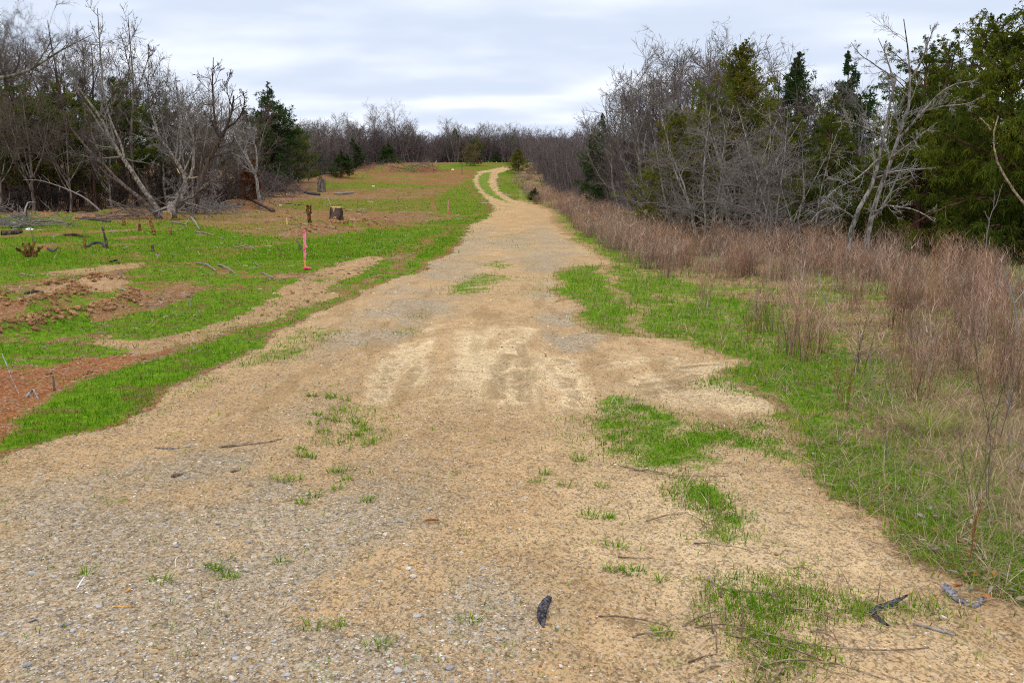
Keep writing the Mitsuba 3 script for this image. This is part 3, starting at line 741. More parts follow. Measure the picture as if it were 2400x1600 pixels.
KH = {}
LV_OAK = [dict(n=9, t=(0.25, 0.98), ang=(48, 14), ratio=0.55, m=8, wander=0.16, up=0.05, rk=0.6, k=4, rmin=0.010),
          dict(n=8, t=(0.15, 1.0), ang=(45, 14), ratio=0.46, m=6, wander=0.14, up=0.04, k=3, rmin=0.009),
          dict(n=8, t=(0.1, 1.0), ang=(40, 14), ratio=0.52, m=5, wander=0.14, up=0.06, k=3, rmin=0.0068)]
LV_OAK4 = LV_OAK + [dict(n=3, t=(0.2, 1.0), ang=(40, 14), ratio=0.5, m=3, wander=0.14, up=0.03, k=3, rmin=0.0045)]
LV_FAR = [dict(n=10, t=(0.2, 0.98), ang=(40, 14), ratio=0.55, m=6, wander=0.16, up=0.06, rk=0.6, k=3, rmin=0.016),
          dict(n=9, t=(0.15, 1.0), ang=(38, 14), ratio=0.48, m=4, wander=0.14, up=0.06, k=3, rmin=0.0105),
          dict(n=7, t=(0.1, 1.0), ang=(36, 14), ratio=0.55, m=3, wander=0.14, up=0.06, k=3, rmin=0.0080)]
for s in range(3):      # tall single-stemmed trees with a spreading head, 10 m
    r = np.random.default_rng(200 + s)
    limbs = [(sway(r, 10, 0.04, 0.10, 8), 0.13, 0.02)]
    for k in range(5):
        a, z0 = r.uniform(0, 6.28), r.uniform(1.6, 4.5)
        base = np.array([np.interp(z0, limbs[0][0][:, 2], limbs[0][0][:, 0]), np.interp(z0, limbs[0][0][:, 2], limbs[0][0][:, 1]), z0])
        pts = [base + [0, 0, 0]]
        for j in range(1, 6):
            pts.append(base + np.array([math.cos(a), math.sin(a), 0]) * (2.6 * (j / 5) ** 0.8) * r.uniform(0.8, 1.2) + [0, 0, (9.0 - z0) * (j / 5) ** 1.15 * r.uniform(0.75, 1.0)])
        limbs.append((pts, 0.075, 0.012))
    kind(f'tall_bare_{"abc"[s]}', *bare_tree(limbs, LV_OAK, 210 + s), 'brown_bark' if s else 'dark_bark', 'twig_brown')
    KH[f'tall_bare_{"abc"[s]}'] = 10
for s in range(3):      # slim many-stemmed trees, 5 m, pale bark
    r = np.random.default_rng(220 + s)
    kind(f'clump_bare_{"abc"[s]}', *bare_tree(stems(r, 3 + s, 5.0, 0.15, 0.30, 0.040, 0.14), [
        dict(n=11, t=(0.10, 0.97), ang=(62, 16), ratio=0.38, m=7, wander=0.18, up=0.02, k=4, rmin=0.008),
        dict(n=8, t=(0.12, 1.0), ang=(48, 15), ratio=0.48, m=5, wander=0.14, up=0.02, k=3, rmin=0.006),
        dict(n=3, t=(0.1, 1.0), ang=(45, 14), ratio=0.55, m=4, wander=0.14, up=0.02, k=3, rmin=0.0052)], 230 + s), 'grey_bark', 'twig_grey')
    KH[f'clump_bare_{"abc"[s]}'] = 5
for s in range(3):      # thicket of thin stems, 4 m
    r = np.random.default_rng(240 + s)
    kind(f'thicket_bare_{"abc"[s]}', *bare_tree(stems(r, 9, 4.0, 0.45, 0.12, 0.028, 0.14), [
        dict(n=13, t=(0.06, 0.98), ang=(40, 16), ratio=0.34, m=5, wander=0.14, up=0.07, k=3, rmin=0.008),
        dict(n=8, t=(0.1, 1.0), ang=(40, 16), ratio=0.5, m=4, wander=0.14, up=0.06, k=3, rmin=0.0065)], 250 + s), 'twig_grey', 'twig_purple')
    KH[f'thicket_bare_{"abc"[s]}'] = 4
for s in range(3):      # far trees, 7 m
    r = np.random.default_rng(260 + s)
    kind(f'far_bare_{"abc"[s]}', *bare_tree(stems(r, 2 + s, 7.0, 0.2, 0.16, 0.09, 0.10), LV_FAR, 270 + s), ('grey_bark', 'dark_bark', 'grey_bark')[s], ('twig_grey', 'twig_purple', 'twig_brown')[s])
    KH[f'far_bare_{"abc"[s]}'] = 7
for s in range(2):      # low brush, 2.2 m
    r = np.random.default_rng(280 + s)
    kind(f'brush_{"ab"[s]}', *bare_tree(stems(r, 12, 2.2, 0.5, 0.3, 0.016, 0.16), [
        dict(n=11, t=(0.05, 0.98), ang=(48, 18), ratio=0.42, m=4, wander=0.25, up=0.04, k=3, rmin=0.007),
        dict(n=6, t=(0.1, 1.0), ang=(45, 16), ratio=0.5, m=3, wander=0.14, up=0.03, k=3, rmin=0.006)], 290 + s), 'twig_brown', ('twig_brown', 'twig_dark')[s])
    KH[f'brush_{"ab"[s]}'] = 2.2


def cedar(seed, h, rad, pal, n1=70, n2=9, n3=6, leaf=5, tops=1, base=0.06, droop=0.35, size=1.0, shape=0.8, bare_low=0.0):
    """Evergreen: trunk, rising limbs, and sprays of scale-leaf cords hanging from them."""
    r = np.random.default_rng(seed)
    lines = []
    for k in range(tops):
        a = 6.28 * k / max(tops, 1) + r.uniform(0, 1)
        o = 0 if k == 0 else rad * r.uniform(0.30, 0.52)
        lines.append((sway(r, h * (1 if k == 0 else r.uniform(0.72, 0.92)), o / h, 0.02, 8, 0, 0, a), 0.017 * h, 0.006))
    P = np.stack([resample(l[0], 9) for l in lines])
    R = np.stack([np.linspace(l[1], l[2], 9) for l in lines])
    trunk = [tubes(P, R, 7)]
    # limbs: length follows the outline of the crown, with gaps
    B = n1
    w = r.integers(0, tops, B) if tops > 1 else np.zeros(B, int)
    t = base + (1 - base) * r.random(B) ** 1.15 * 0.985
    t = np.maximum(t, bare_low)
    t[:B // 4] = np.linspace(0.55, 0.985, B // 4)
    w[:B // 4] = np.arange(B // 4) % tops       # the leading shoot stays clothed to its tip
    q = t * 8
    i0 = np.clip(q.astype(int), 0, 7)
    fr = (q - i0)[:, None]
    S = P[w, i0] * (1 - fr) + P[w, i0 + 1] * fr
    prof = (1 - t) ** shape * np.clip(0.55 + 2.2 * t, 0, 1) + 0.03
    az = r.uniform(0, 6.28, B)
    lump = 0.62 + 0.62 * meshkit.fbm(np.stack([np.cos(az) * 1.3, np.sin(az) * 1.3, t * h * 0.8], -1) + seed, 3, seed)
    L = rad * prof * lump * r.uniform(0.7, 1.15, B)
    el = np.radians(6 + 48 * t + r.normal(0, 9, B))
    D = np.stack([np.cos(az) * np.cos(el), np.sin(az) * np.cos(el), np.sin(el)], 1)
    C = [S]
    for k in range(6):
        D = unit(D + 0.07 * r.normal(size=D.shape) + [0, 0, 0.05 - droop * 0.18 * (k / 5) * 1.0])
        C.append(C[-1] + D * (L / 6)[:, None])
    P1 = np.stack(C, 1)
    R1 = np.maximum((0.010 + 0.012 * L)[:, None] * np.linspace(1, 0.2, 7)[None], 0.004)
    trunk.append(tubes(P1, R1, 4))
    P2, R2, L2 = grow(P1, R1, L, n2, (0.22, 1.0), (42, 14), 0.36, 5, 0.12, 0.05 - 0.16 * droop, r, rmin=0.004)
    fade = np.clip(0.16 + 1.5 * (1 - t), 0.16, 1.0)          # shorter sprays towards the tip
    L2 = np.maximum(L2, 0.12 * np.repeat(fade, n2))
    P3, R3, L3 = grow(P2, R2, np.maximum(L2, 0.20 * size * np.repeat(fade, n2)), n3, (0.15, 1.0), (40, 16), 0.55, 4, 0.15, -0.22 * droop, r, rmin=0.003)
    fine = tubes(P2, R2, 3)
    # leaf cords
    n = len(P3) * leaf
    src = np.repeat(np.arange(len(P3)), leaf)
    fade = fade[src // (n2 * n3)][:, None]
    t = r.random(n)
    q = t * 3
    i0 = np.clip(q.astype(int), 0, 2)
    fr = (q - i0)[:, None]
    S = P3[src, i0] * (1 - fr) + P3[src, i0 + 1] * fr
    tan = unit(P3[src, i0 + 1] - P3[src, i0])
    D = unit(tan * 0.8 + 0.75 * r.normal(size=(n, 3)) + [0, 0, -0.75 * droop + 0.1])
    ln = size * r.uniform(0.07, 0.18, n)[:, None] * fade
    wd = size * r.uniform(0.008, 0.017, n)[:, None] * fade ** 0.5
    side = unit(np.cross(D, r.normal(size=(n, 3))))
    sag = np.array([0, 0, -0.28 * droop]) * ln
    V = np.stack([S, S + D * ln * 0.45 + side * wd, S + D * ln * 0.45 - side * wd, S + D * ln + sag], 1)
    F = (np.array([[0, 1, 3], [0, 3, 2]])[None] + 4 * np.arange(n)[:, None, None]).reshape(-1, 3)
    # colour: each limb has a tone of its own, tips of the young growth run yellower or bronze
    pal = np.array(pal)
    limb = src // (n2 * n3)
    tone = np.clip(0.55 * r.random(B)[limb] + 0.45 * r.random(n), 0, 0.999)
    col = pal[(tone * len(pal)).astype(int)] * (0.75 + 0.5 * r.random((n, 1)))
    return cat_meshes(trunk + [fine]), (V.reshape(-1, 3), F, np.repeat(col, 4, 0))


def cedar_kind(name, h, *a, **k):
    tr, (v, f, c) = cedar(*((a[0], h) + a[1:]), **k)
    scene[name] = {'type': 'shapegroup', 'trunk': mikit.ply(tr, 'cedar_bark'), 'crown': mikit.ply((v, f), 'leafy', color=c)}
    KH[name] = h


OLIVE = [(0.046, 0.071, 0.016), (0.07, 0.102, 0.016), (0.092, 0.127, 0.016), (0.123, 0.146, 0.018), (0.17, 0.177, 0.022)]
DARK = [(0.026, 0.058, 0.02), (0.038, 0.075, 0.023), (0.049, 0.09, 0.026), (0.07, 0.104, 0.026)]
BRONZE = [(0.078, 0.093, 0.019), (0.116, 0.116, 0.019), (0.163, 0.132, 0.022), (0.209, 0.136, 0.028), (0.248, 0.147, 0.034)]
RUST = [(0.20, 0.075, 0.035), (0.15, 0.062, 0.035), (0.11, 0.055, 0.030), (0.24, 0.10, 0.05)]
cedar_kind('broad_cedar_a', 6.0, 301, 3.0, OLIVE, n1=170, n2=11, n3=7, leaf=9, tops=3, base=0.02, droop=1.0, size=0.95, shape=0.62)
cedar_kind('broad_cedar_b', 6.0, 302, 2.8, OLIVE, n1=130, n2=10, n3=6, leaf=8, tops=2, base=0.02, droop=0.9, size=1.0, shape=0.7)
cedar_kind('bronze_cedar_a', 6.0, 303, 3.1, OLIVE[1:] + BRONZE[1:4], n1=130, n2=9, n3=6, leaf=5, tops=1, base=0.04, droop=0.25, size=1.2, shape=0.8)
cedar_kind('spire_cedar_a', 6.0, 304, 3.3, DARK, n1=130, n2=8, n3=5, leaf=5, tops=1, base=0.05, droop=0.15, size=1.5, shape=1.15)
cedar_kind('spire_cedar_b', 6.0, 305, 2.8, DARK, n1=110, n2=8, n3=5, leaf=5, tops=2, base=0.05, droop=0.2, size=1.7, shape=1.1)
cedar_kind('many_topped_cedar', 6.0, 309, 3.0, DARK, n1=170, n2=8, n3=5, leaf=5, tops=4, base=0.04, droop=0.15, size=1.5, shape=0.95)
cedar_kind('wood_cedar_a', 8.0, 306, 3.2, OLIVE, n1=64, n2=8, n3=5, leaf=6, tops=2, base=0.25, droop=0.5, size=1.8, shape=0.6)
cedar_kind('wood_cedar_b', 8.0, 307, 2.9, DARK[1:] + OLIVE[1:], n1=56, n2=8, n3=5, leaf=6, tops=1, base=0.30, droop=0.4, size=1.8, shape=0.65)
cedar_kind('rust_cedar_a', 3.0, 308, 1.2, RUST, n1=60, n2=7, n3=5, leaf=4, tops=2, base=0.02, droop=0.3, size=1.4, shape=0.55)


def plant(what, name, x, y, h, label, cat='tree', group=None, rot=None, wide=1.0, r=np.random.default_rng(5), tilt=0.0):
    key = numbered(name)
    sc = h / KH[what]
    z = float(H(x, y)) - 0.04
    scene[key] = {'type': 'instance', 'g': {'type': 'ref', 'id': what},
                  'to_world': T().translate([float(x), float(y), z]).rotate([1, 0, 0], float(tilt)).rotate([0, 0, 1], float(r.uniform(0, 360) if rot is None else rot)).scale([sc * wide, sc * wide, sc])}
    return say(key, label, cat, group)


def at(px, d):
    """A place d metres ahead whose bearing is px thousandths of that distance."""
    return px * d / 1000.0, d


# single trees that stand out, right side
plant('broad_cedar_a', 'cedar_tree', 11.15, 21.0, 6.2, 'huge olive green cedar with drooping sprays at the right edge, topmost of the right woods', rot=40, wide=1.02)
plant('broad_cedar_b', 'cedar_tree', 9.7, 24.0, 5.0, 'olive cedar between the pale forked tree and the huge cedar', rot=200, wide=1.2)
plant('broad_cedar_b', 'cedar_tree', 8.0, 25.5, 3.4, 'low dark cedar close behind the pale forked tree', rot=90)
plant('bronze_cedar_a', 'cedar_tree', 7.0, 31.5, 5.9, 'tall bronze tinged cedar with a pointed top in the right thicket', rot=10, wide=1.0)
plant('bronze_cedar_a', 'cedar_tree', 5.0, 31.0, 3.9, 'shorter bronze cedar leaning out at the left end of the right cedars', rot=150, wide=0.95)
plant('spire_cedar_a', 'cedar_tree', 10.6, 38.0, 6.5, 'dark green cedar with twin spires on the skyline right of centre', rot=0)
plant('spire_cedar_b', 'cedar_tree', 12.5, 38.0, 6.5, 'dark green cedar with a curved tip, second spire on the right skyline', rot=70)
plant('spire_cedar_b', 'cedar_tree', 5.4, 60.0, 5.7, 'dark cedar rising over the purple thicket halfway along the track', rot=30)
plant('spire_cedar_a', 'cedar_tree', 8.2, 62.0, 6.0, 'dark cedar half hidden behind tall bare trees right of the track', rot=30)
plant('spire_cedar_b', 'cedar_shrub', 1.75, 76.0, 1.1, 'small round dark cedar shrub at the foot of the purple thicket', 'shrub', wide=2.0)
plant('bronze_cedar_a', 'cedar_tree', 0.9, 138.0, 3.4, 'olive cedar standing at the inner corner of the far bend', wide=1.4)
plant('broad_cedar_b', 'cedar_tree', 6.2, 33.0, 4.2, 'dark green cedar behind the pale trees, below the bronze pointed one', rot=10)
plant('broad_cedar_b', 'cedar_tree', 8.6, 31.5, 4.0, 'dark green cedar behind the pale trees, midway to the forked tree', rot=80)
plant('wood_cedar_b', 'cedar_tree', 9.4, 29.5, 4.2, 'dark green cedar behind the left branches of the forked tree', rot=150, wide=1.2)
plant('broad_cedar_a', 'cedar_tree', 11.6, 27.5, 5.4, 'cedar filling the gap behind the huge cedar and its olive neighbour', rot=160, wide=1.2)
# left side
plant('many_topped_cedar', 'cedar_tree', -23.6, 98.0, 10.4, 'tall dark green cedar with several pointed tops above the left woods', rot=100, wide=1.3)
plant('wood_cedar_b', 'cedar_tree', -26.5, 112.0, 4.4, 'dark cedar right of the tall many pointed cedar', rot=0, wide=1.4)
plant('bronze_cedar_a', 'cedar_tree', -24.6, 116.0, 6.6, 'thin brown and green cedar with a ragged dying crown', rot=80)
plant('spire_cedar_b', 'cedar_tree', -21.0, 124.0, 3.4, 'low broad dark cedar bush behind the tall stump', wide=1.7)
plant('spire_cedar_b', 'cedar_tree', -18.5, 152.0, 3.9, 'dark rounded cedar below the pair of tall bare far trees', rot=30, wide=1.5)
plant('spire_cedar_b', 'cedar_tree', -23.6, 150.0, 4.6, 'faint dark cedar behind a grey bare tree near the green mound', rot=120, wide=1.3)
plant('spire_cedar_a', 'cedar_tree', -10.2, 182.0, 6.2, 'pointed cedar showing above the far woods left of the track', wide=1.2)
plant('wood_cedar_a', 'cedar_tree', -6.2, 178.0, 4.6, 'mid green cedar behind the round olive bush', wide=1.3)
plant('wood_cedar_a', 'cedar_tree', 0.2, 186.0, 5.0, 'cedar among bare trees at the far end of the track', wide=1.4)
plant('spire_cedar_b', 'cedar_shrub', -2.9, 171.0, 1.7, 'dark low cedar shrub beyond the crest beside the track', 'shrub', wide=2.0)

R3 = np.random.default_rng(320)
ORD = ['first', 'second', 'third', 'fourth', 'fifth', 'sixth', 'seventh', 'eighth', 'ninth', 'tenth', 'eleventh', 'twelfth', 'thirteenth', 'fourteenth', 'fifteenth', 'sixteenth', 'seventeenth', 'eighteenth', 'nineteenth', 'twentieth']


def row(specs, kinds, name, what, group, wide=(1.0, 1.0)):
    """Trees of one stand, each told by its height and its place in the row: (bearing, distance, height)."""
    specs = sorted(specs)
    hs = sorted(s[2] for s in specs)
    seen = [s for s in specs if abs(s[0]) < 530]
    for k, (px, d, h) in enumerate(specs):
        x, y = at(px, d)
        rank = 'lowest' if h == hs[0] else 'tallest' if h == hs[-1] else 'short' if h < np.percentile(hs, 33) else 'tall' if h > np.percentile(hs, 67) else 'middle sized'
        place = ORD[seen.index((px, d, h))] + ' from the left' if (px, d, h) in seen else 'beyond the left edge of the view'
        plant(kinds[k % len(kinds)], name, x, y, h, f'{rank} {what}, {place}', group=group, r=R3, wide=R3.uniform(*wide))


def mass(name, kinds, spots, label, wide=(1.0, 1.3)):
    """Growth that reads as one mass: many copies, one object."""
    for k, (x, y, h) in enumerate(spots):
        what = kinds[k % len(kinds)]
        sc, w = h / KH[what], R3.uniform(*wide)
        scene[f'{name}__{k + 1:03d}'] = {'type': 'instance', 'g': {'type': 'ref', 'id': what},
                                         'to_world': T().translate([float(x), float(y), float(H(x, y)) - 0.04]).rotate([0, 0, 1], float(R3.uniform(0, 360))).scale([sc * w, sc * w, sc])}
    say(name, label, kind='stuff')


# left wood: cedars, tall bare trees, brush
row([(-505, 57, 7.4), (-470, 57.5, 7.4), (-440, 58, 7.6), (-415, 58, 6.6), (-388, 61, 7.8), (-372, 66, 8.4), (-345, 64, 7.2), (-520, 66, 9.2), (-560, 58, 8.1), (-600, 60, 8.5), (-640, 56, 8.2), (-300, 74, 6.5), (-325, 70, 7.0), (-490, 64, 8.0), (-455, 66, 8.3), (-428, 66, 8.6)],
    ['wood_cedar_a', 'wood_cedar_b'], 'cedar_tree', 'green cedar in the left wood', 'cedars of the left wood', (1.1, 1.4))
row([(-490, 66, 11.6), (-440, 64, 11.4), (-412, 68, 10.8), (-385, 66, 9.8), (-512, 62, 11.2), (-540, 66, 12.5), (-580, 64, 11.8), (-630, 64, 12.1), (-478, 61, 10.2)],
    ['tall_bare_a', 'tall_bare_b', 'tall_bare_a'], 'bare_tree', 'dark bare tree above the left wood', 'tall bare trees of the left wood')
row([(-352, 68, 8.6), (-330, 64, 7.6), (-308, 66, 7.4), (-288, 72, 7.1), (-276, 84, 6.8), (-262, 88, 6.9), (-340, 62, 6.7), (-318, 60, 6.0), (-296, 62, 5.4), (-272, 76, 5.8)],
    ['far_bare_c', 'far_bare_a', 'tall_bare_c'], 'bare_tree', 'bushy bare tree behind the felled tree', 'bushy bare trees behind the felled tree')
row([(-508, 54.5, 6.0), (-476, 55.0, 6.8), (-440, 55.8, 5.6), (-398, 57.5, 5.9)],
    ['tall_bare_b', 'tall_bare_c'], 'bare_tree', 'slim bare tree at the front of the left wood', 'slim bare trees at the front of the left wood')
spots = []
for k in range(60):
    px = R3.uniform(-650, -255)
    d = np.interp(px, [-650, -510, -395, -272, -232], [56.5, 57, 59.0, 68.5, 84.5]) + R3.exponential(5.0)
    spots.append((*at(px, d), R3.uniform(1.8, 3.6)))
mass('undergrowth', ['brush_a', 'brush_b'], spots, 'tangle of brown undergrowth between the trunks of the left wood', (1.1, 1.4))
# trees round the far side of the field and beyond the crest
line = [(-262, 92), (-240, 100), (-222, 115), (-200, 126), (-180, 138), (-150, 152), (-110, 164), (-70, 172), (-35, 180), (0, 186), (30, 190)]


def along(spread):
    u = R3.random() * (len(line) - 1)
    i0 = int(u)
    px = line[i0][0] + (line[i0 + 1][0] - line[i0][0]) * (u - i0)
    return at(px, line[i0][1] + (line[i0 + 1][1] - line[i0][1]) * (u - i0) + R3.exponential(spread) + 1)


for k in range(125):
    x, y = along(9)
    plant('far_bare_' + 'abc'[k % 3], 'bare_tree', x, y, R3.uniform(4.4, 6.8), whereabouts(x, y, 'grey bare tree'), group='bare trees of the far woods', r=R3, wide=1.15)
spots = [(*along(5), R3.uniform(2.2, 4.4)) for k in range(110)]
spots += [(*at(R3.uniform(-130, 60), R3.uniform(181, 215)), R3.uniform(3.4, 5.6)) for k in range(190)]
spots += [(*at(R3.uniform(-165, -95), R3.uniform(166, 186)), R3.uniform(3.0, 5.0)) for k in range(40)]
mass('scrub', ['thicket_bare_a', 'thicket_bare_b', 'thicket_bare_c'], spots, 'grey brown scrub along the foot of the far woods', (1.3, 1.8))
plant('tall_bare_b', 'bare_tree', -22.6, 166.0, 9.0, 'left one of the two tallest bare trees on the far skyline', rot=0, wide=1.0)
plant('tall_bare_c', 'bare_tree', -19.0, 166.0, 8.8, 'right one of the two tallest bare trees on the far skyline', rot=50, wide=1.0)
plant('far_bare_a', 'bare_tree', -25.0, 150.0, 7.6, 'grey bare tree with an airy crown left of the two tallest far trees', rot=20)
# right thicket
spots, near = [], []
for k in range(150):
    y = 27 * (172 / 27) ** R3.random()
    x = wood_right(y) + 0.3 + R3.exponential(1.6 + 0.03 * y)
    h = R3.uniform(3.0, 4.6) + 0.012 * (y - 26)
    if y > 44: spots.append((x, y, h))
    elif x > 9: spots.append((x, y + 8, h))
spots += [(R3.uniform(7.0, 17.0), R3.uniform(27.0, 36.0), R3.uniform(1.6, 3.2)) for k in range(40)]
mass('thicket', ['thicket_bare_a', 'thicket_bare_b', 'thicket_bare_c'], spots, 'purple grey bare thicket along the right side of the track', (1.1, 1.4))
row([(120, 44, 6.1), (145, 42, 6.8), (165, 44, 6.9), (185, 40, 6.7), (208, 41, 6.9), (100, 52, 5.2), (230, 40, 5.9), (262, 38, 5.4), (290, 36, 5.2), (320, 36, 4.9), (85, 66, 6.2), (135, 52, 7.2), (112, 48, 6.4), (155, 46, 7.2), (176, 47, 7.3), (196, 46, 7.6), (218, 44, 7.2), (246, 42, 6.6)],
    ['far_bare_b', 'tall_bare_a', 'far_bare_a'], 'bare_tree', 'bare tree behind the right thicket', 'tall bare trees behind the right thicket')
row([(192, 27.5, 4.1), (232, 26.5, 4.2), (262, 24, 3.7), (292, 23.5, 3.2), (166, 30, 3.9), (142, 35, 4.0), (213, 29, 4.6)],
    ['clump_bare_a', 'clump_bare_b', 'clump_bare_c'], 'bare_tree', 'pale many stemmed tree before the bronze cedars', 'pale bare trees in front of the bronze cedars', (1.1, 1.3))

# the forked pale tree in front of the cedars on the right
twin = [([(6.346, 19.000, -0.068), (6.393, 19.000, 0.582), (6.469, 19.000, 0.985), (6.801, 19.000, 1.544), (6.943, 19.100, 2.101), (6.991, 19.100, 2.653), (7.138, 19.200, 3.248), (7.199, 19.200, 3.560)], 0.060, 0.018),
        ([(6.740, 19.100, -0.077), (6.769, 19.100, 0.577), (6.826, 19.100, 1.022), (6.986, 19.000, 1.544), (7.056, 18.900, 2.057), (7.191, 18.800, 2.482), (7.325, 18.800, 2.868), (7.360, 18.800, 3.557), (7.210, 18.800, 4.087), (7.088, 18.700, 4.559)], 0.064, 0.008),
        ([(7.171, 19.200, 3.365), (7.100, 19.300, 3.843), (6.892, 19.400, 4.322)], 0.022, 0.006),
        ([(7.199, 19.200, 3.560), (6.797, 19.000, 3.731), (6.320, 18.800, 3.974), (6.160, 18.700, 4.149)], 0.018, 0.005),
        ([(7.360, 18.800, 3.557), (7.452, 18.600, 3.911), (7.569, 18.500, 4.417)], 0.022, 0.005),
        ([(6.968, 19.100, 2.496), (6.515, 18.700, 2.631), (6.024, 18.300, 2.722), (5.662, 18.000, 2.681)], 0.024, 0.006),
        ([(7.191, 18.800, 2.482), (7.478, 18.600, 2.893), (7.827, 18.400, 3.366), (8.312, 18.300, 3.446)], 0.026, 0.006),
        ([(7.325, 18.800, 2.868), (7.740, 18.500, 2.999), (8.145, 18.200, 3.014), (8.344, 18.000, 3.167)], 0.022, 0.005),
        ([(7.056, 18.900, 2.057), (7.202, 18.400, 2.311), (7.404, 18.000, 2.593), (7.464, 17.800, 2.691)], 0.026, 0.006),
        ([(6.943, 19.100, 2.101), (6.374, 18.600, 1.701), (5.860, 18.200, 1.547), (5.474, 17.900, 1.247)], 0.022, 0.006),
        ([(6.826, 19.100, 1.022), (6.913, 18.600, 1.233), (7.349, 18.200, 1.164), (7.589, 18.000, 0.941)], 0.026, 0.006),
        ([(6.469, 19.000, 0.985), (6.013, 18.500, 1.196), (5.577, 18.100, 1.167), (5.306, 17.800, 0.949)], 0.022, 0.006)]
tm, cm = bare_tree(twin, [dict(n=9, t=(0.2, 0.95), ang=(45, 15), ratio=0.26, m=6, wander=0.14, up=0.05, k=3, rmin=0.0048),
                          dict(n=7, t=(0.15, 1.0), ang=(42, 14), ratio=0.5, m=5, wander=0.14, up=0.05, k=3, rmin=0.0042),
                          dict(n=4, t=(0.15, 1.0), ang=(40, 14), ratio=0.5, m=3, wander=0.14, up=0.03, k=3, rmin=0.0035)], 330)
say('forked_tree', 'pale bare tree with two leaning trunks in front of the cedars on the right', 'tree')
part('forked_tree__trunk', tm, 'grey_bark', smooth=True)
part('forked_tree__crown', cm, 'twig_pale')
# thin arching branch at the right edge
say('arching_branch', 'single thin brown branch arching in from the right edge before the huge cedar', 'branch')
tm, cm = bare_tree([([(5.192, 9.500, 1.091), (4.841, 9.500, 1.421), (4.714, 9.600, 1.612), (4.611, 9.600, 1.792), (4.605, 9.700, 1.975), (4.570, 9.700, 2.115), (4.633, 9.700, 2.246)], 0.016, 0.006), ([(4.570, 9.700, 2.115), (4.553, 9.800, 2.201), (4.543, 9.900, 2.248)], 0.007, 0.003), ([(5.192, 9.500, 1.091), (5.379, 9.600, 0.509), (5.445, 9.600, -0.164)], 0.016, 0.018)],
                   [dict(n=4, t=(0.3, 0.8), ang=(40, 10), ratio=0.06, m=3, wander=0.1, up=0.1, k=3, rmin=0.003)], 331)
part('arching_branch__stem', tm, 'dead_wood', smooth=True)
part('arching_branch__crown', cm, 'twig_brown')
# slim seedling before the huge cedar and a grey dead weed at the right edge
for nm, lab, limbs, mat in [
    ('bare_sapling', 'slim bare sapling forking low in front of the huge cedar', [([(7.610, 16.000, 0.196), (7.597, 16.000, 0.743), (7.621, 16.000, 1.150), (7.713, 16.000, 1.284)], 0.013, 0.007), ([(7.618, 16.000, 1.014), (7.537, 16.000, 1.183)], 0.008, 0.004), ([(7.713, 16.000, 1.284), (7.789, 16.000, 1.620)], 0.007, 0.003), ([(7.671, 16.000, 1.217), (7.675, 16.000, 1.520)], 0.007, 0.003)], 'twig_grey'),
    ('bare_sapling', 'silvery dead weed with twiggy branches in the russet grass at the right edge', [([(4.742, 9.200, 0.153), (4.685, 9.200, 0.474), (4.595, 9.200, 0.713), (4.513, 9.200, 0.911)], 0.010, 0.004), ([(4.644, 9.200, 0.594), (4.668, 9.100, 0.801), (4.681, 9.100, 0.879)], 0.006, 0.003), ([(4.674, 9.200, 0.514), (4.840, 9.300, 0.663)], 0.006, 0.003)], 'twig_pale'),
    ('bare_sapling', 'crooked white twig standing in the russet grass right of centre', [([(3.861, 12.000, 0.080), (3.773, 12.000, 0.288), (3.689, 12.000, 0.417), (3.732, 12.000, 0.598)], 0.008, 0.004)], 'twig_pale'),
]:
    k = numbered(nm)
    tm, cm = bare_tree(limbs, [dict(n=5, t=(0.2, 0.98), ang=(45, 15), ratio=0.35, m=4, wander=0.14, up=0.05, k=3, rmin=0.003)], len(scene))
    say(k, lab, 'sapling')
    part(k + '__stem', tm, mat, smooth=True)
    part(k + '__crown', cm, mat)

# left: felled tree, leaning trunks, dark bent tree, pale slim fork
felled = [([(-15.401, 44.800, 0.225), (-15.468, 45.600, 0.470), (-15.534, 46.800, 0.874), (-15.705, 48.000, 1.319)], 0.23, 0.17),
          ([(-15.705, 48.000, 1.319), (-15.574, 48.400, 1.620), (-15.946, 49.000, 2.173), (-16.342, 49.400, 2.691), (-16.950, 50.000, 3.326), (-17.482, 50.400, 3.861), (-17.860, 50.800, 4.569), (-18.106, 51.000, 5.249)], 0.12, 0.03),
          ([(-15.771, 48.000, 1.218), (-15.518, 48.600, 1.965), (-15.412, 49.000, 2.520), (-15.326, 49.000, 2.988), (-15.338, 49.000, 3.596), (-15.562, 49.300, 4.319), (-15.950, 49.600, 5.108)], 0.10, 0.03),
          ([(-15.705, 48.000, 1.319), (-15.912, 47.500, 1.162), (-15.923, 47.000, 1.561), (-15.964, 46.600, 1.950)], 0.06, 0.02),
          ([(-15.584, 47.400, 1.024), (-14.957, 47.000, 0.970), (-14.373, 46.800, 1.463), (-14.002, 46.600, 1.756), (-13.229, 46.000, 1.946)], 0.07, 0.02),
          ([(-15.533, 46.900, 0.774), (-14.682, 46.400, 0.685), (-13.883, 46.000, 0.460), (-13.188, 45.600, 0.316)], 0.07, 0.02),
          ([(-16.950, 50.000, 3.326), (-16.910, 49.000, 3.495), (-17.086, 48.400, 3.911), (-17.529, 48.000, 4.247)], 0.03, 0.012),
          ([(-15.946, 49.000, 2.173), (-15.643, 50.400, 3.757), (-15.607, 51.000, 4.831), (-15.571, 51.400, 5.907)], 0.05, 0.014),
          ([(-16.259, 49.400, 2.691), (-16.417, 50.400, 3.965), (-16.622, 51.000, 5.040), (-16.967, 51.600, 7.180)], 0.045, 0.012)]
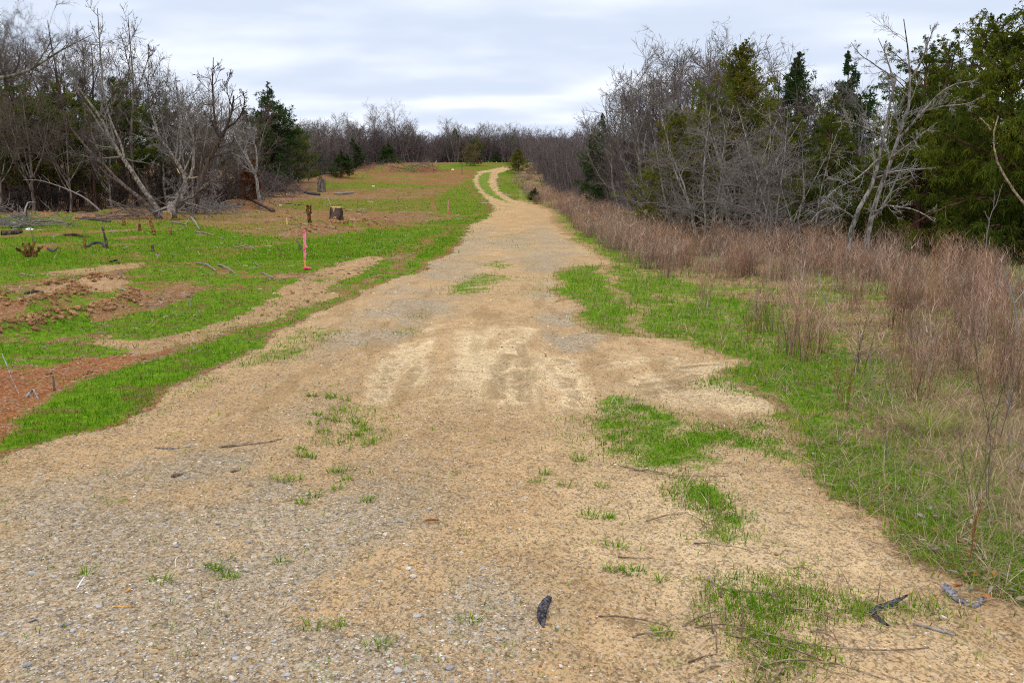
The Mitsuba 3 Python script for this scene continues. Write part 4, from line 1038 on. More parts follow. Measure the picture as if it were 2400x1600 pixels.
tm, cm = bare_tree(felled, [dict(n=9, t=(0.3, 0.98), ang=(46, 16), ratio=0.36, m=6, wander=0.14, up=0.07, k=4, rmin=0.018),
                            dict(n=7, t=(0.15, 1.0), ang=(44, 15), ratio=0.46, m=5, wander=0.14, up=0.05, k=3, rmin=0.013),
                            dict(n=5, t=(0.15, 1.0), ang=(40, 14), ratio=0.5, m=4, wander=0.14, up=0.05, k=3, rmin=0.009)], 340)
say('felled_tree', 'felled grey tree with a sawn yellow butt facing the track, limbs still raised', 'tree')
part('felled_tree__trunk', tm, 'brown_bark', smooth=True)
part('felled_tree__crown', cm, 'twig_grey')
c0, c1 = np.array((-15.401, 44.800, 0.225)), np.array((-15.534, 46.800, 0.874))
ax = unit(c1 - c0)
sawn = tubes(np.stack([c0 - ax * 0.03, c0 + ax * 0.02])[None], np.array([[0.215, 0.222]]), 18, cap=True)
part('felled_tree__sawn_end', sawn, 'fresh_wood')
labels['felled_tree__sawn_end'] = {'label': 'fresh yellow sawn end of the felled trunk'}
for nm, p0, p1 in (('torn_wood', (-16.313, 49.200, 2.380), (-16.070, 48.800, 2.109)), ('torn_wood', (-15.357, 48.600, 2.310), (-15.288, 48.600, 2.472)), ('torn_wood', (-15.458, 48.400, 1.903), (-14.941, 48.000, 1.961))):
    k = part('felled_tree__' + nm, tubes(np.array([[p0, (np.array(p0) + p1) / 2, p1]]), np.array([[0.02, 0.035, 0.015]]), 6, cap=True), 'fresh_wood')
GROUPS = [
    ('leaning_tree', 'brown trunk leaning far to the left behind the felled tree', [([(-16.692, 48.000, 0.006), (-17.431, 48.600, 0.846), (-18.225, 49.200, 1.662), (-19.045, 50.000, 2.455), (-20.126, 51.000, 3.677), (-21.007, 52.000, 5.001), (-22.035, 53.000, 6.041), (-23.180, 54.000, 7.002)], 0.14, 0.04), ([(-19.045, 50.000, 2.455), (-19.733, 51.000, 3.782), (-20.586, 52.000, 5.108), (-21.219, 53.000, 6.687)], 0.07, 0.03), ([(-21.007, 52.000, 5.001), (-21.018, 52.500, 6.639), (-21.197, 53.000, 8.399), (-21.436, 53.500, 10.598)], 0.07, 0.02), ([(-21.007, 52.000, 5.001), (-20.107, 51.500, 6.125), (-19.105, 51.000, 7.115)], 0.06, 0.02), ([(-20.126, 51.000, 3.677), (-21.138, 51.000, 5.249), (-21.715, 51.000, 6.185), (-22.048, 51.000, 7.527)], 0.06, 0.02)], 'brown_bark', 'twig_grey', 341),
    ('leaning_tree', 'dark trunk leaning left and low beside the brown leaning one', [([(-16.548, 47.400, -0.055), (-17.269, 47.800, 0.456), (-17.992, 48.200, 1.055), (-18.903, 48.800, 1.661), (-20.007, 49.600, 2.386), (-21.295, 50.600, 3.556), (-22.374, 51.500, 4.440)], 0.13, 0.04), ([(-20.007, 49.600, 2.386), (-20.686, 50.000, 4.152), (-21.312, 50.500, 5.831)], 0.07, 0.02)], 'dark_bark', 'twig_dark', 342),
    ('bent_tree', 'dark tree bending up to the right with a round twiggy top beyond the felled tree', [([(-16.476, 52.000, 0.136), (-16.317, 52.000, 1.121), (-15.934, 52.000, 2.208), (-15.457, 52.000, 3.008), (-14.976, 52.000, 3.932), (-14.559, 52.000, 4.468), (-14.255, 52.000, 5.427), (-14.162, 52.000, 6.063)], 0.17, 0.04), ([(-14.976, 52.000, 3.932), (-15.366, 52.400, 5.135), (-15.399, 52.600, 6.649), (-15.349, 52.800, 8.055)], 0.07, 0.02), ([(-14.559, 52.000, 4.468), (-13.790, 51.400, 4.857), (-13.332, 51.000, 5.561), (-13.307, 50.600, 6.149)], 0.06, 0.02), ([(-14.976, 52.000, 3.932), (-15.250, 51.600, 4.869), (-15.484, 51.200, 5.096)], 0.06, 0.02), ([(-14.255, 52.000, 5.427), (-14.539, 52.000, 6.380), (-14.285, 52.000, 7.223)], 0.04, 0.012)], 'dark_bark', 'twig_dark', 343),
    ('slim_tree', 'slim pale forked tree standing by the red brown bush', [([(-15.495, 62.000, 0.116), (-15.559, 62.000, 1.159), (-15.722, 62.000, 2.325), (-16.335, 62.000, 3.356), (-16.819, 62.000, 4.253), (-17.286, 62.000, 4.892)], 0.13, 0.03), ([(-15.722, 62.000, 2.325), (-15.582, 62.000, 3.227), (-15.708, 62.000, 3.997), (-16.010, 62.000, 4.892), (-16.052, 62.000, 5.782)], 0.075, 0.02), ([(-15.896, 62.000, 4.509), (-16.534, 62.000, 4.815), (-17.046, 62.000, 5.019)], 0.035, 0.014)], 'grey_bark', 'twig_pale', 344),
    ('slim_tree', 'straight slim bare tree with upright branches in the left wood', [([(-22.541, 60.000, 1.926), (-22.553, 60.000, 3.423), (-22.530, 60.000, 4.662), (-22.306, 60.000, 5.893), (-22.144, 60.000, 7.359), (-22.279, 60.000, 9.297), (-22.289, 60.000, 11.214)], 0.11, 0.02), ([(-22.415, 60.000, 4.909), (-22.866, 60.000, 5.770), (-23.221, 60.000, 6.138)], 0.05, 0.014), ([(-22.198, 60.000, 6.872), (-21.616, 60.000, 7.846), (-21.021, 60.000, 9.538)], 0.04, 0.014), ([(-22.169, 60.000, 7.359), (-22.518, 60.000, 9.056), (-22.786, 60.000, 10.378)], 0.045, 0.014)], 'brown_bark', 'twig_brown', 345),
    ('leaning_branch', 'long pale fallen branch slanting down from the left wood to the ground', [([(-21.982, 54.000, 0.034), (-22.799, 54.000, 0.876), (-24.019, 54.000, 1.442), (-25.137, 54.000, 1.803), (-25.631, 54.000, 1.916), (-26.161, 54.000, 1.848)], 0.055, 0.015)], 'grey_wood', 'twig_pale', 346),
]
for nm, lab, limbs, tb, cb, sd in GROUPS:
    k = numbered(nm)
    say(k, lab, 'branch' if 'branch' in nm else 'tree')
    if nm == 'leaning_branch':
        lv = [dict(n=12, t=(0.3, 0.98), ang=(60, 20), ratio=0.16, m=5, wander=0.14, up=-0.05, k=3, rmin=0.012)]
    else:
        lv = [dict(n=9, t=(0.35, 0.98), ang=(42, 14), ratio=0.30, m=6, wander=0.14, up=0.08, k=4, rmin=0.018), dict(n=7, t=(0.15, 1.0), ang=(42, 14), ratio=0.48, m=5, wander=0.14, up=0.06, k=3, rmin=0.013), dict(n=4, t=(0.15, 1.0), ang=(40, 14), ratio=0.5, m=4, wander=0.14, up=0.05, k=3, rmin=0.009)]
    tm, cm = bare_tree(limbs, lv, sd)
    part(k + '__trunk', tm, tb, smooth=True)
    part(k + '__crown', cm, cb)
# overhanging limbs at the left edge
say('overhanging_limb', 'rusty brown limb reaching in high from the left edge', 'branch')
tm, cm = bare_tree([([(-16.765, 30.000, 4.480), (-14.996, 30.000, 4.698), (-14.492, 30.000, 4.747), (-14.043, 30.000, 4.905), (-13.584, 30.000, 5.207), (-13.193, 30.300, 5.584), (-12.474, 30.600, 5.991)], 0.085, 0.010), ([(-14.043, 30.000, 4.905), (-13.517, 29.600, 5.278), (-12.841, 29.000, 5.785)], 0.03, 0.008), ([(-16.765, 30.000, 4.480), (-18.409, 30.000, 3.008), (-19.215, 30.000, -0.007)], 0.10, 0.16)],
                   [dict(n=9, t=(0.3, 0.95), ang=(45, 15), ratio=0.25, m=5, wander=0.14, up=0.06, k=3, rmin=0.008), dict(n=5, t=(0.2, 1), ang=(42, 15), ratio=0.5, m=4, wander=0.14, up=0.05, k=3, rmin=0.006)], 350)
part('overhanging_limb__limb', tm, 'brown_bark', smooth=True)
part('overhanging_limb__crown', cm, 'twig_dark')
# rust brown dead bush and scrub round it, olive bush and fresh green one far off
plant('rust_cedar_a', 'dead_bush', -16.6, 64.5, 2.6, 'rust brown dead cedar bush beside the slim pale forked tree', 'bush')
KH['olive_bush'] = 2.0
tr, (v, f, c) = cedar(360, 2.0, 1.5, [(0.14, 0.105, 0.055), (0.18, 0.14, 0.07), (0.11, 0.078, 0.048)], n1=50, n2=7, n3=5, leaf=3, tops=1, base=0.02, droop=0.1, size=1.6, shape=0.35)
scene['olive_bush'] = {'type': 'shapegroup', 'trunk': mikit.ply(tr, 'twig_olive'), 'crown': mikit.ply((v, f), 'leafy', color=c)}
plant('olive_bush', 'round_bush', -6.4, 156.0, 2.9, 'dense olive centre of the round bush left of the far bend', 'bush')

# ------------------------------------------------------------------ survey stakes with pink ribbon
def lath_box(w, t, h, bow=0.0):
    m = trimesh.creation.box((w, t, h))
    m = m.subdivide_to_size(0.12)
    v = m.vertices + [0, 0, h / 2]
    top = v[:, 2] > h - 1e-6
    v[top, 0] *= 0.55
    v[:, 0] += bow * np.sin(np.pi * v[:, 2] / h)
    return v, m.faces


def ribbon_mesh(pts, width, seed):
    """A strip of plastic tape along pts, twisting a little, 0.8 mm thick."""
    r = np.random.default_rng(seed)
    P = resample(pts, 14)
    a = np.cumsum(r.normal(0, 0.35, 14)) + r.uniform(-0.4, 0.4)
    s = np.stack([np.cos(a), np.sin(a), 0.25 * r.normal(size=14)], 1) * width / 2
    nrm = np.stack([-np.sin(a), np.cos(a), 0 * a], 1) * 0.0004
    V = np.stack([P - s - nrm, P + s - nrm, P + s + nrm, P - s + nrm], 1).reshape(-1, 3)
    F = []
    for k in range(13):
        for j in range(4):
            p, q = 4 * k + j, 4 * k + (j + 1) % 4
            F += [[p, q, q + 4], [p, q + 4, p + 4]]
    return V, np.array(F)


def knot(c, rr, seed):
    m = trimesh.creation.icosphere(subdivisions=2)
    v = m.vertices * (0.75 + 0.5 * meshkit.noise(m.vertices * 2.1 + seed, seed))[:, None]
    return v * np.array(rr) + c, m.faces


def stake(x, y, h, label, full=True):
    k = numbered('survey_stake')
    z = float(H(x, y))
    say(k, label, 'survey stake', 'survey stakes along the left verge')
    v, f = lath_box(0.040, 0.014, h + 0.12)
    part(k + '__lath', (v + [x, y, z - 0.12], f), 'pine_lath')
    part(k + '__ribbon', ribbon_mesh([(x + 0.012, y - 0.02, z + 0.985 * h), (x + 0.022, y - 0.026, z + 0.85 * h), (x + 0.014, y - 0.03, z + 0.72 * h), (x + 0.03, y - 0.022, z + 0.64 * h), (x + 0.05, y - 0.02, z + 0.585 * h)], 0.05, 1), 'ribbon_pink')
    part(k + '__ribbon', ribbon_mesh([(x + 0.008, y - 0.02, z + 0.53 * h), (x + 0.022, y - 0.026, z + 0.45 * h), (x + 0.012, y - 0.03, z + 0.38 * h), (x + 0.004, y - 0.02, z + 0.32 * h)], 0.046, 2), 'ribbon_pink')
    part(k + '__knot', knot((x, y - 0.004, z + 0.975 * h), (0.028, 0.024, 0.028), 3), 'ribbon_hot', smooth=True)
    part(k + '__knot', knot((x, y - 0.004, z + 0.545 * h), (0.027, 0.024, 0.026), 4), 'ribbon_hot', smooth=True)
    part(k + '__knot', knot((x + 0.006, y - 0.006, z + 0.315 * h), (0.028, 0.022, 0.018), 5), 'ribbon_pink', smooth=True)
    if full:
        part(k + '__ground_ribbon', knot((x + 0.045, y - 0.02, z + 0.035), (0.075, 0.045, 0.026), 6), 'ribbon_hot', smooth=True)


stake(*(-3.949, 18.980), 0.735, 'nearest wooden survey stake with pink ribbon standing in the bright green grass')
stake(*(-3.538, 55.461), 0.73, 'second survey stake with pink ribbon, smaller, beside the bend of the track')
stake(*(-5.519, 105.933), 0.72, 'farthest and smallest pink ribboned survey stake before the rise', False)

# ------------------------------------------------------------------ stumps
def stump_mesh(r0, r1, h, tilt=0.0, seed=0, n=40, m=9, flare=0.25):
    r = np.random.default_rng(seed)
    a = np.arange(n) * 2 * math.pi / n
    flute = 1 + 0.09 * np.sin(5 * a + seed) + 0.05 * np.sin(9 * a + 2 * seed) + 0.05 * r.normal(size=n)
    V = []
    for k in range(m):
        t = k / (m - 1)
        rr = (r0 + (r1 - r0) * t + flare * r0 * math.exp(-t * 5)) * (1 + (flute - 1) * (1.4 - 0.7 * t)) * (1 + 0.025 * r.normal(size=n))
        z = h * t + (tilt * np.cos(a) * rr if k == m - 1 else tilt * np.cos(a) * rr * t)
        V.append(np.stack([rr * np.cos(a), rr * np.sin(a), z + 0 * a], 1))
    V = np.stack(V)
    i = np.arange(m * n).reshape(m, n)
    p, q = i[:-1], i[1:]
    F = np.concatenate([np.stack([p, np.roll(p, -1, 1), np.roll(q, -1, 1)], -1).reshape(-1, 3), np.stack([p, np.roll(q, -1, 1), q], -1).reshape(-1, 3)])
    top = V[-1]
    inner = top * [0.93, 0.93, 1] + [0, 0, 0.006]
    TV = np.vstack([top * [0.985, 0.985, 1] - [0, 0, 0.01], inner, inner.mean(0)[None]])
    j = np.arange(n)
    jn = (j + 1) % n
    TF = np.vstack([np.stack([j, jn, n + jn], 1), np.stack([j, n + jn, n + j], 1), np.stack([n + j, n + jn, 0 * j + 2 * n], 1)])
    return (V.reshape(-1, 3), F), (TV, TF)


def move(m, x, y, z, rot=0.0):
    v = m[0]
    c, s = math.cos(rot), math.sin(rot)
    return np.stack([v[:, 0] * c - v[:, 1] * s + x, v[:, 0] * s + v[:, 1] * c + y, v[:, 2] + z], 1), m[1]


x, y = (-7.837, 44.780)
z = float(H(x, y)) - 0.12
say('tree_stump', 'short dark tree stump with a pale split top behind the nearest pink stake', 'tree stump')
b, tp = stump_mesh(0.31, 0.25, 0.74, 0.10, 1)
part('tree_stump__bark', move(b, x, y, z, 2.2), 'dark_bark', smooth=True)
part('tree_stump__sawn_top', move(tp, x, y, z, 2.2), 'fresh_wood')
sp = np.array([[-0.11, 0, 0.0], [0.07, 0, 0.0], [0.04, 0.02, -0.22], [-0.03, 0.03, -0.30], [-0.07, 0.02, -0.18]])
f5 = np.array([[0, 2, 1], [0, 4, 2], [4, 3, 2]])
sv = np.vstack([sp + [0, -0.03, 0], sp + [0, 0.03, 0]])
sf = np.vstack([f5, f5[:, ::-1] + 5] + [np.array([[k, (k + 1) % 5, 5 + (k + 1) % 5], [k, 5 + (k + 1) % 5, 5 + k]]) for k in range(5)])
part('tree_stump__split_strip', (sv + [x - 0.03, y - 0.235, z + 0.73], sf), 'fresh_wood')
x, y = (-18.074, 95.600)
z = float(H(x, y)) - 0.1
say('tree_stump', 'short dark tree stump with a pale split top behind the nearest pink stake', 'tree stump')
say('tree_stump_001', 'tall grey stump with an orange slanting cut and a green sprig on top', 'tree stump')
b, tp = stump_mesh(0.36, 0.36, 1.36, -0.35, 2, flare=0.05)
part('tree_stump_001__bark', move(b, x, y, z, 0.35), 'brown_bark', smooth=True)
part('tree_stump_001__sawn_top', move(tp, x, y, z, 0.35), 'fresh_wood')
tr, (v, f, c) = cedar(370, 0.9, 0.55, OLIVE, n1=14, n2=5, n3=4, leaf=4, base=0.1, size=1.2)
part('tree_stump_001__sprig', (v * [1, 1, 1] + [x - 0.3, y, z + 1.3], f), 'leafy', color=c)
x, y = (-8.382, 41.338)
z = float(H(x, y)) - 0.08
say('broken_post', 'rotten brown two pronged broken trunk standing left of the short stump', 'broken trunk')
tm, cm = bare_tree([([(x + 0.09, y, z), (x + 0.02, y, z + 0.25), (x - 0.01, y, z + 0.5), (x - 0.04, y, z + 0.82)], 0.085, 0.062), ([(x + 0.0, y, z + 0.35), (x + 0.07, y + 0.02, z + 0.5), (x + 0.10, y + 0.02, z + 0.82)], 0.06, 0.035)],
                   [dict(n=3, t=(0.85, 1), ang=(15, 6), ratio=0.15, m=3, wander=0.1, up=0, k=4, rmin=0.012)], 371)
part('broken_post__trunk', tm, 'rotten_wood', smooth=True)
part('broken_post__splinters', cm, 'rotten_wood')
labels['broken_post__splinters'] = {'kind': 'stuff'}


# ------------------------------------------------------------------ sticks, logs, stobs
def stick(name, pts, r0, r1, mat, label, cat, group=None, arch=0.0, forks=0, lift=0.6, k=6, zs=None):
    """A stick lying along pts on the ground; arch lifts its middle; zs gives heights above ground instead."""
    key = numbered(name)
    r = np.random.default_rng(len(scene))
    m = max(6, 3 * len(pts))
    p = np.array([[a, b, 0] for a, b in pts], float)
    p = resample(p, m)
    if len(pts) == 2:
        n = unit(np.array([-(p[-1] - p[0])[1], (p[-1] - p[0])[0], 0]))
        p += n * (np.sin(np.linspace(0, math.pi, m)) * r.normal(0, 0.05) * np.linalg.norm(p[-1] - p[0]))[:, None]
    rad = np.linspace(r0, r1, m) * (1 + 0.12 * r.normal(size=m))
    s = np.linspace(0, 1, m)
    h = H(p[:, 0], p[:, 1])
    if zs is None:
        h = np.maximum(h, np.linspace(h[0], h[-1], m))
        p[:, 2] = h + rad * lift + arch * np.sin(np.pi * s)
    else:
        p[:, 2] = np.linspace(h[0], h[-1], m) + np.interp(s, np.linspace(0, 1, len(zs)), zs)
    V = [tubes(p[None], rad[None], k, cap=True)]
    if forks:
        L = np.linalg.norm(p[-1] - p[0])
        P2, R2, _ = grow(p[None], rad[None], np.array([L]), forks, (0.2, 0.85), (40, 12), 0.35, 4, 0.15, 0.02, r, rmin=r1 * 0.5)
        g = H(P2[..., 0], P2[..., 1]) + R2 * 0.5
        P2[..., 2] = np.maximum(P2[..., 2] * 0.5 + g * 0.5, g)
        V.append(tubes(P2, R2, 4))
    scene[key] = mikit.ply(cat_meshes(V), mat, smooth=True)
    say(key, label, cat, group)
    return key


# logs and branches on the cleared field
S = [
    ('log', [(-19.090, 92.837), (-16.762, 87.432)], 0.15, 0.12, 'charred_bark', 'dark charred log lying in front of the tall stump', 'log', {}),
    ('log', [(-15.817, 90.094), (-14.904, 89.198), (-14.603, 92.837)], 0.15, 0.10, 'grey_wood', 'pale grey log lying right of the tall stump', 'log', dict(forks=2)),
    ('log', [(-16.790, 64.563), (-15.228, 60.926), (-13.504, 56.808)], 0.07, 0.10, 'dark_bark', 'dark thin log lying below the slim pale forked tree', 'log', {}),
    ('log', [(-8.893, 57.455), (-8.164, 56.131)], 0.05, 0.04, 'dead_wood', 'short brown stick log lying right of the short stump', 'log', {}),
    ('log', [(-21.550, 41.809), (-20.561, 40.900), (-18.462, 37.630)], 0.11, 0.06, 'grey_wood', 'grey fallen log entering from the left edge', 'log', dict(forks=3)),
    ('log', [(-16.536, 32.455), (-16.343, 32.738), (-16.527, 33.600)], 0.10, 0.09, 'dark_bark', 'short dark log in front of the grey one at the left edge', 'log', {}),
    ('fallen_branch', [(-18.143, 36.910), (-20.715, 42.739), (-22.802, 48.090)], 0.05, 0.02, 'grey_wood', 'grey branch standing up in a curve at the left edge', 'branch', dict(zs=[0.05, 0.35, 0.85, 0.75], forks=4)),
    ('log', [(-19.828, 46.390), (-18.591, 44.780), (-17.147, 42.739)], 0.09, 0.06, 'charred_bark', 'dark log lying on the grassy bank below the left wood', 'log', {}),
    ('fallen_branch', [(-14.194, 31.644), (-13.765, 31.371), (-12.861, 30.121)], 0.04, 0.03, 'dark_bark', 'dark knobbly branch lying across a tan patch far left', 'branch', dict(forks=2, arch=0.06)),
    ('fallen_branch', [(-12.084, 35.511), (-12.032, 36.180), (-12.518, 38.802)], 0.035, 0.015, 'grey_wood', 'pale curved branch propped on a stob near the felled butt', 'branch', dict(zs=[0.30, 0.22, 0.12, 0.30])),
    ('fallen_branch', [(-10.691, 33.915), (-10.232, 33.310), (-9.333, 31.371)], 0.045, 0.025, 'dead_wood', 'brown branch lying right of the felled butt', 'branch', {}),
    ('fallen_branch', [(-12.948, 40.466), (-12.270, 38.802), (-11.188, 35.844)], 0.04, 0.02, 'grey_wood', 'short grey branch slanting down beside the felled butt', 'branch', dict(zs=[0.3, 0.15, 0.03])),
    ('charred_log', [(-10.809, 25.430), (-10.922, 25.961), (-10.815, 26.135), (-10.353, 25.430)], 0.042, 0.036, 'charred_bark', 'charred black log arched over the grass beside two dark stobs', 'log', dict(zs=[0.02, 0.07, 0.10, 0.08, 0.02])),
    ('charred_log', [(-11.073, 23.807), (-10.825, 23.507), (-10.911, 23.966)], 0.035, 0.02, 'charred_bark', 'small curled black bark piece in the grass on the far left', 'bark', dict(zs=[0.08, 0.02, 0.09])),
    ('fallen_branch', [(-6.508, 20.546), (-6.075, 19.675), (-5.567, 18.691)], 0.018, 0.012, 'grey_wood', 'pale stick lying in green grass, left of two by the near stake', 'stick', dict(forks=1, arch=0.03)),
    ('fallen_branch', [(-5.844, 19.780), (-5.427, 18.879), (-5.000, 17.970)], 0.016, 0.010, 'grey_wood', 'pale stick lying in green grass, right of two by the near stake', 'stick', dict(arch=0.04)),
    ('fallen_branch', [(-4.527, 18.054), (-4.330, 17.626), (-4.124, 17.140)], 0.016, 0.010, 'grey_wood', 'short pale stick in the grass below and left of the near stake', 'stick', dict(forks=1)),
    ('fallen_branch', [(-7.058, 25.430), (-6.876, 25.772), (-6.251, 24.434)], 0.018, 0.010, 'grey_wood', 'thin arched grey stick in the green grass far behind the near stake', 'stick', dict(arch=0.06)),
    ('fallen_branch', [(-5.068, 24.126), (-5.195, 24.434), (-5.338, 24.761)], 0.022, 0.018, 'dark_bark', 'dark crooked stick poking up just left of the near stake', 'stick', dict(zs=[0.0, 0.14, 0.27])),
    ('fallen_branch', [(-5.239, 22.661), (-5.382, 23.073), (-5.533, 23.507)], 0.014, 0.010, 'dark_bark', 'thin dark twig poking up left of the near stake', 'stick', dict(zs=[0.0, 0.12, 0.20])),
    ('fallen_branch', [(-16.111, 71.445), (-15.140, 69.891), (-14.266, 69.104)], 0.04, 0.02, 'dark_bark', 'thin dark branch lying on the litter behind the broken trunk', 'branch', dict(forks=2)),
    ('fallen_branch', [(-8.990, 40.037), (-9.134, 40.682), (-9.298, 41.338)], 0.035, 0.03, 'fresh_wood', 'pale snapped sapling poking up left of the broken trunk', 'stick', dict(zs=[0.0, 0.1, 0.22])),
    ('fallen_branch', [(-8.777, 39.612), (-8.700, 40.037), (-8.620, 40.466)], 0.03, 0.02, 'dead_wood', 'pale stick lying between the snapped sapling and the broken trunk', 'stick', {}),
    ('fallen_branch', [(-12.168, 67.556), (-12.563, 69.104), (-12.939, 70.688)], 0.04, 0.03, 'grey_wood', 'pale mottled snag leaning behind the short stump', 'stick', dict(zs=[0.0, 0.2, 0.42])),
    ('fallen_branch', [(-4.319, 8.306), (-4.036, 7.854), (-3.843, 7.607)], 0.006, 0.004, 'grey_wood', 'thin pale stem arching over the clods at the left edge', 'stick', dict(zs=[0.20, 0.16, 0.0])),
    ('fallen_branch', [(-3.716, 7.446), (-3.723, 7.571), (-3.590, 7.387)], 0.010, 0.006, 'grey_wood', 'curved pale stick on the red clay at the left', 'stick', dict(zs=[0.0, 0.05, 0.0])),
    ('fallen_branch', [(-3.628, 7.734), (-3.638, 7.755), (-3.648, 7.771)], 0.010, 0.007, 'dark_bark', 'short dark twig standing upright in the red clay', 'stick', dict(zs=[0.0, 0.06, 0.11])),
    ('fallen_branch', [(-3.349, 8.944), (-3.311, 9.058), (-3.272, 9.149)], 0.009, 0.006, 'dead_wood', 'brown stick along the edge of the left verge grass', 'stick', {}),
    ('fallen_branch', [(-4.911, 13.314), (-4.833, 13.367), (-4.722, 13.314)], 0.009, 0.006, 'grey_wood', 'thin pale twig lying on the clods of the turned ridge', 'stick', {}),
    ('log', [(-7.117, 14.519), (-7.116, 14.753), (-6.934, 14.636)], 0.03, 0.02, 'dark_bark', 'dark root piece in the brown clods at far left', 'root', {}),
    ('fallen_branch', [(-8.786, 17.792), (-8.545, 17.544), (-8.332, 17.381)], 0.025, 0.018, 'dead_wood', 'grey brown stick lying in patchy grass at far left', 'stick', dict(forks=1)),
    ('fallen_branch', [(-8.384, 20.767), (-8.344, 20.892), (-8.102, 20.546)], 0.03, 0.02, 'dark_bark', 'dark root fragment on a tan strip in the left field', 'root', dict(arch=0.04)),
    ('fallen_branch', [(-6.020, 15.304), (-5.894, 15.111), (-5.722, 14.812)], 0.02, 0.012, 'grey_wood', 'pale root lying on a bare spot above the turned ridge', 'root', {}),
    # on the track
    ('track_stick', [(-1.813, 5.972), (-1.684, 6.012), (-1.543, 6.085), (-1.468, 6.191)], 0.011, 0.004, 'dead_wood', 'long brown stick lying across the left half of the track', 'stick', dict(forks=1)),
    ('track_stick', [(-2.197, 5.948), (-2.093, 5.928), (-1.959, 5.992)], 0.006, 0.003, 'grey_wood', 'thin pale stick left of the long brown stick on the track', 'stick', dict(forks=1)),
    ('track_stick', [(-1.873, 5.312), (-1.845, 5.392)], 0.0115, 0.0105, 'dead_wood', 'short brown stick end, left of two on the gravel', 'stick', {}),
    ('track_stick', [(-1.582, 5.436), (-1.555, 5.476)], 0.0105, 0.0095, 'dead_wood', 'shortest dark stick end, right of two on the gravel', 'stick', {}),
    ('track_stick', [(-1.745, 3.792), (-1.757, 3.856), (-1.768, 3.912)], 0.004, 0.0025, 'white_scrap', 'small white forked twig on the gravel at lower left', 'twig', dict(forks=1)),
    ('track_stick', [(-1.536, 3.756), (-1.531, 3.788), (-1.525, 3.812)], 0.005, 0.003, 'pine_lath', 'orange wood chip on the gravel at lower left', 'wood chip', {}),
    ('track_stick', [(-1.428, 4.024), (-1.455, 4.104), (-1.459, 4.144), (-1.440, 4.164)], 0.004, 0.003, 'stone_pale', 'pale curled leaf stalk on the gravel left of centre', 'leaf stalk', {}),
    ('track_stick', [(-1.525, 3.612), (-1.492, 3.620), (-1.465, 3.636)], 0.003, 0.002, 'pine_lath', 'yellowish straw lying on the gravel at lower left', 'straw', {}),
]
for nm, pts, a, b, mat, lab, cat, kw in S:
    stick(nm, pts, a, b, mat, lab, cat, **kw)

# stobs of cut saplings
for pts, zs, a, mat, lab in [
    ([(-11.304, 31.644), (-11.575, 32.175), (-11.859, 32.738)], [0, 0.3, 0.62], 0.055, 'rotten_wood', 'leaning dark stob in front of the felled butt'),
    ([(-13.204, 35.511), (-13.220, 35.511)], [0, 0.26], 0.06, 'rotten_wood', 'short reddish stob left of the felled butt'),
    ([(-15.360, 39.612), (-15.524, 40.037)], [0, 0.22], 0.07, 'rotten_wood', 'low dark stob on the grassy bank left of the felled butt'),
    ([(-10.107, 24.927), (-10.206, 25.094), (-10.338, 25.261)], [0, 0.25, 0.52], 0.035, 'dark_bark', 'dark forked stob at the right end of the arched charred log'),
    ([(-10.651, 24.927), (-10.743, 25.094)], [0, 0.26], 0.035, 'rotten_wood', 'brown stob at the left end of the arched charred log'),
    ([(-8.577, 23.807), (-8.634, 23.966)], [0, 0.14], 0.04, 'dark_bark', 'small dark stob in the middle of the left field'),
    ([(-13.030, 27.274), (-13.172, 27.474), (-13.327, 27.676)], [0, 0.2, 0.42], 0.018, 'dark_bark', 'thin crooked stem standing in the grass at far left'),
    ([(-10.877, 31.898), (-10.984, 32.175), (-11.052, 32.455)], [0, 0.12, 0.22], 0.04, 'rotten_wood', 'clustered dark stob under the propped pale branch'),
    ([(-6.684, 16.981), (-6.676, 16.981)], [0, 0.17], 0.02, 'grey_wood', 'small whitish stob in the green left field'),
    ([(-7.062, 16.035), (-7.069, 16.035)], [0, 0.15], 0.025, 'grey_wood', 'small grey stob in the green grass at left'),
    ([(-4.297, 13.226), (-4.300, 13.270)], [0, 0.14], 0.010, 'grey_wood', 'thin pale stob at the right end of the turned ridge'),
    ([(-9.759, 63.793), (-9.787, 63.793), (-9.931, 64.563)], [0, 0.3, 0.55], 0.018, 'dark_bark', 'thin dark stem standing right of the short stump'),
    ([(-8.368, 74.658), (-8.463, 75.509)], [0, 0.42], 0.025, 'dark_bark', 'thin dark stem standing in the far brown strip'),
    ([(-6.661, 134.656), (-6.714, 135.737), (-6.705, 136.736)], [0, 1.0, 2.0], 0.04, 'dark_bark', 'lone thin dark sapling stem near the far bend'),
]:
    stick('stob', pts, a, a * 0.75, mat, lab, 'stob', zs=zs)
# many pronged root stub on the far left
x, y = (-10.706, 22.124)
z = float(H(x, y))
say('root_stub', 'dark many pronged stub of cut stems in the grass at far left', 'stub')
tm, cm = bare_tree([([(x + 0.05 * k, y, z - 0.05), (x + 0.07 * k, y, z + 0.12), (x + (0.09 + 0.02 * abs(k)) * k, y + 0.03 * k, z + h)], 0.04, 0.028) for k, h in ((-2, 0.2), (-1, 0.32), (0, 0.3), (1, 0.34), (2, 0.24))],
                   [dict(n=2, t=(0.5, 0.9), ang=(30, 8), ratio=0.4, m=3, wander=0.1, up=0, k=4, rmin=0.012)], 372)
part('root_stub__stems', cat_meshes([tm, cm]), 'rotten_wood', smooth=True)
labels['root_stub__stems'] = {'kind': 'stuff'}

